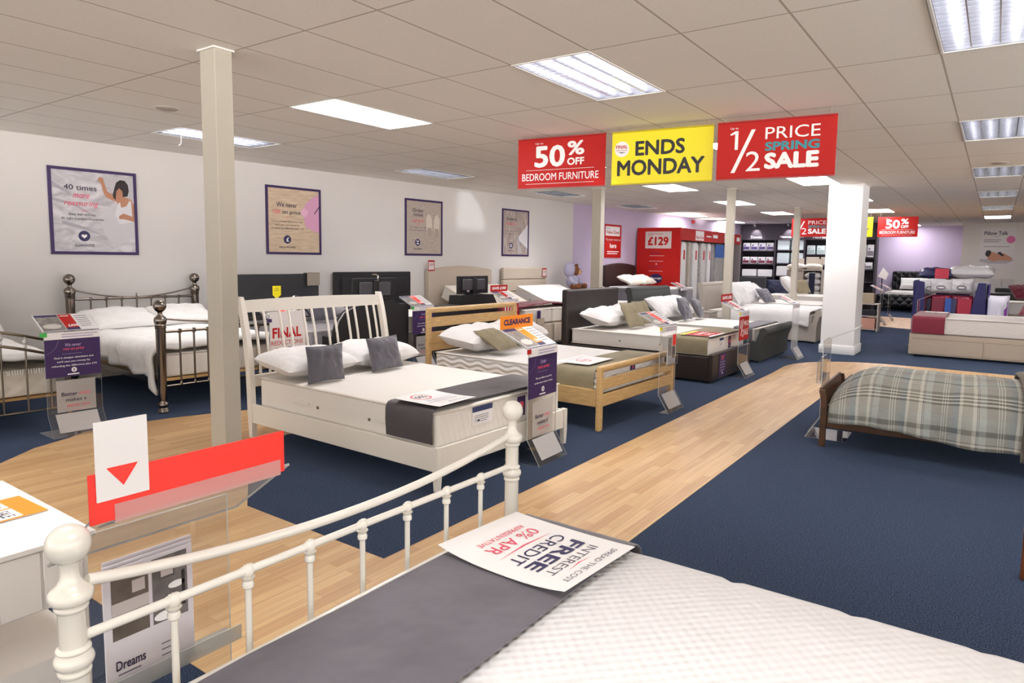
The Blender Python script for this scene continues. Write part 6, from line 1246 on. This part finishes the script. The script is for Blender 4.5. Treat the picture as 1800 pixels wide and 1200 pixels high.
t = thing('mattress', 'white waffle knit mattress on the ivory metal bed', 'mattress', pos, yaw)
b = MB(); nu, nv = 8, 60; z0, z1 = .335, .585; vs = []
# rounded border whose top edge dips a little at every tuft
def edge(v): return .010*max(0, 1-abs(((v*L) % .31)-.155+.0)/.02) if True else 0
prof = [(0, z0+.02), (-.004, lerp(z0, z1, .4)), (0, z1-.05), (.006, z1-.025), (.02, z1-.007), (.045, z1)]
rows = prof+[(W*q, z1+.006) for q in (.15, .35, .5, .65, .85)]+[(W-a, z) for a, z in prof[::-1]]
m_ = len(rows)
for j in range(nv+1):
    y = L*j/nv; e = edge(j/nv); er = .012 if j in (0, nv) else 0
    for a, z in rows: vs.append((a+(e if a < W/2 else -e)*(1 if z > z1-.06 and (a < .03 or a > W-.03) else .0), y, z-e*.5*(1 if (z > z1-.03) and (a < .05 or a > W-.05) else 0)-er*(1 if z > z1-.02 else 0)))
fs = [(j*m_+i, j*m_+i+1, (j+1)*m_+i+1, (j+1)*m_+i) for j in range(nv) for i in range(m_-1)]+[tuple(range(m_-1, -1, -1)), tuple(nv*m_+i for i in range(m_))]+[(j*m_, (j+1)*m_, (j+1)*m_+m_-1, j*m_+m_-1) for j in range(nv)]
b.add(vs, fs, True); b.build('body', WAFFLE, t, local=True, smooth_angle=50)
for a in (.0, W): MB().tube([(a+(-.003 if a == 0 else .003), y_, z1-.032) for y_ in (.03, L*.5, L-.03)], .006, 8).build('piping', LINEN, t, local=True)
runner('bed_runner', 'slate suede runner across the foot of the foreground mattress', pos, yaw, W, .015, .455, z1+.002, .16, .14, SLATE_RUN, wob=.005)
leaflet('large white leaflet reading SPREAD THE COST INTEREST FREE CREDIT', (-1.338, 1.898, z1+.031), R(-92), .40, .468, [
    ('t', 'SPREAD THE COST', (.13, .89), (.72, 0), (0, .045), 0., GREY_INK), ('p', [(.35, .845), (.5, .825), (.68, .845), (.5, .835)], PINK), ('t', 'INTEREST', (.17, .735), (.64, 0), (0, .07), 0., GREY_INK), ('t', 'FREE', (.16, .59), (.66, 0), (0, .11), .025, NAVYP), ('t', 'CREDIT', (.16, .455), (.66, 0), (0, .095), 0., NAVYP),
    ('p', [(.16, .415), (.5, .385), (.86, .41), (.5, .40)], PINK), ('t', '0% APR', (.2, .25), (.6, 0), (0, .10), .0, PINK), ('t', 'REPRESENTATIVE', (.22, .17), (.56, 0), (0, .045), 0., PINK)], .02)

# clear stand behind the footboard, seen from its back, with the red board
def red_back(t):
    b = MB(); b.strip([(-.004, .80), (.245, .972)], -.03, .44, .006, 'x', frosted('hazy_acrylic', 'd2d1cd', .24), mat('dim_edge', '9b9a97', .3)); b.build('lectern', None, t, local=True)
    MB().rbox(-.012, .448, .2435, .2475, .962, 1.068, .016, 4, only='y', sm=False).build('red_board', RED2, t, local=True)
    MB().rbox(.33, .435, .249, .2515, 1.008, 1.175, .007, 3, only='y', sm=False).build('white_card', CARDW, t, local=True)
    F = Fr((.435, .2518, 1.008), (-.105, 0, 0), (0, 0, .167)); b = MB(); b.poly(F, [(.19, .41), (.5, .15), (.79, .41)], .0005, RED2); b.build('red_triangle', RED2, t, local=True)
    b = MB(); b.strip([(.236, .955), (.2485, .955), (.2485, .995)], .0, .40, .0012, 'x', frosted('frosted_strip', 'd9a8a4', .6), EDGE); b.build('clear_channel', None, t, local=True)
    b = MB(); b.strip([(.0065, .464), (.085, .464), (.085, .40), (.085, .50)][:2]+[(.085, .505)], .02, .38, .004, 'x', frosted('frosted_pocket', 'c3c6c6', .42), EDGE); b.build('brochure_pocket', None, t, local=True)
    b = MB(); F = Fr((.02, .04, .875), (.33, 0, 0), (0, .13, .062)); b.prism([F.p(.35, 0), F.p(1, 0), F.p(1, 1), F.p(.35, 1)], F.n*.003, PHOTO); b.rect(F, .36, .64, .1, .9, .0035, mat('photo_dark')); b.build('info_card', None, t, local=True)
st = stand('clear price stand with red board and white arrow card behind the ivory footboard', (-1.725, 1.035, 0), R(-90), RED2, '', None, better=False, card=False, back=red_back, lect=False)
BP = mat('brochure_cover', 'd3cdd2', .4)
for k in range(3):
    o = thing('brochure', ['front bedroom brochure with two photos in the clear stand', 'middle brochure in the clear stand, only its edge showing', 'rear brochure in the clear stand, only its edge showing'][k], 'brochure', (-1.66-.010*k, .78, .468)); x = -1.658-.012*k; y0, y1 = .678+.006*k, .893+.006*k
    MB().rbox(x-.006, x, y0, y1, .468, .775+.006*k, .001, 1, sm=False).build('cover', BP, o)
    if k == 0:
        F = Fr((x+.0004, y0, .468), (0, y1-y0, 0), (0, 0, .307)); b = MB(); b.rect(F, .08, .48, .42, .95, .0003, mat('room_photo_brown', '6b5f57', .5, var=(16, .5))); b.rect(F, .52, .93, .42, .97, .0003, mat('room_photo_grey', '77706e', .5, var=(20, .5))); b.build('picture', None, o)
        b = MB(); b.rect(F, .08, .48, .62, .72, .0008, mat('photo_pale', 'bdb4b0', .5)); b.rect(F, .3, .44, .76, .86, .0008, mat('photo_pale')); b.rect(F, .6, .78, .78, .94, .0008, mat('photo_dark')); b.rect(F, .62, .76, .8, .92, .0012, mat('photo_pale')); b.ell(F, .8, .7, .1, .03, .0008, WHITE); b.ell(F, .66, .47, .13, .04, .0008, WHITE); b.rect(F, .86, .90, .5, .8, .0008, mat('photo_black', '2a2524', .5)); b.build('picture', None, o)
        b = MB(); b.text(F, 'Dreams', .1, .42, .17, .25, .0005, INKD, .02); b.lines(F, .12, .4, .14, 1, .1, .012, .0005, GREY_INK); b.lines(F, .6, .8, .24, 3, .05, .01, .0005, GREY_INK); b.build('lettering', None, o)

# white dresser at the lower left
t = thing('dresser', 'white painted bedside dresser with open lower shelf at lower left', 'dresser', (-2.75, .72, 0)); DW = mat('dresser_white', 'efe9e2', .35); x1 = -2.352; x0 = -3.15; ya, yb = .30, .95
MB().rbox(x0, x1, ya, yb, .597, .62, .004, 1).build('top', DW, t, wn=True); MB().box(x0+.02, x1-.02, ya+.02, yb-.02, .40, .597).build('drawer_case', DW, t)
for k in range(5): y = lerp(ya+.03, yb-.03, k/5); MB().rbox(x1-.0195, x1-.012, y+.001, y+.112, .405, .592, .002, 1).build('panel_board', DW, t)
for x in (x0+.025, x1-.065):
    for y in (ya+.02, yb-.06): MB().rbox(x, x+.04, y, y+.04, 0, .40, .004, 1).build('leg', DW, t, wn=True)
MB().box(x0+.02, x1-.02, ya+.02, yb-.02, .215, .235).build('lower_shelf', DW, t)
n = 10; ar = [(x1-.022, lerp(ya+.06, yb-.06, k/n), .12+.05*math.sin(PI*k/n)) for k in range(n+1)]; MB().prism(ar+[(x1-.022, yb-.06, .214), (x1-.022, ya+.06, .214)], (-.016, 0, 0)).build('arched_apron', DW, t)
lf = leaflet('orange and white price leaflet on the white dresser top', (-2.88, .76, .622), R(2), .24, .155, [('r', 0, 1, 0, 1, ORANGE), ('r', .06, .46, .1, .55, WHITE), ('r', .52, .94, .1, .55, WHITE), ('t', '£299', (.1, .2), (.3, 0), (0, .25), .01, INKD), ('t', 'SALE', (.58, .2), (.3, 0), (0, .25), .01, INKD)], 0.)

# spot lamp added to shine through an unseen window in place of sunlight off the street: a patch high on the poster wall
Lp = bpy.data.lights.new('added_glint_spot', 'SPOT'); S = Vector((10.0, -4.07, .922)); Tg = Vector((wx(9.5), 9.5, 2.02)); Lp.energy = 8000; Lp.spot_size = R(5.0); Lp.spot_blend = .2; Lp.shadow_soft_size = .02; Lp.color = (.86, .92, 1.)
lo = bpy.data.objects.new('added_glint_spot', Lp); COL.objects.link(lo); lo.location = S; lo.rotation_euler = (Tg-S).to_track_quat('-Z', 'Y').to_euler()
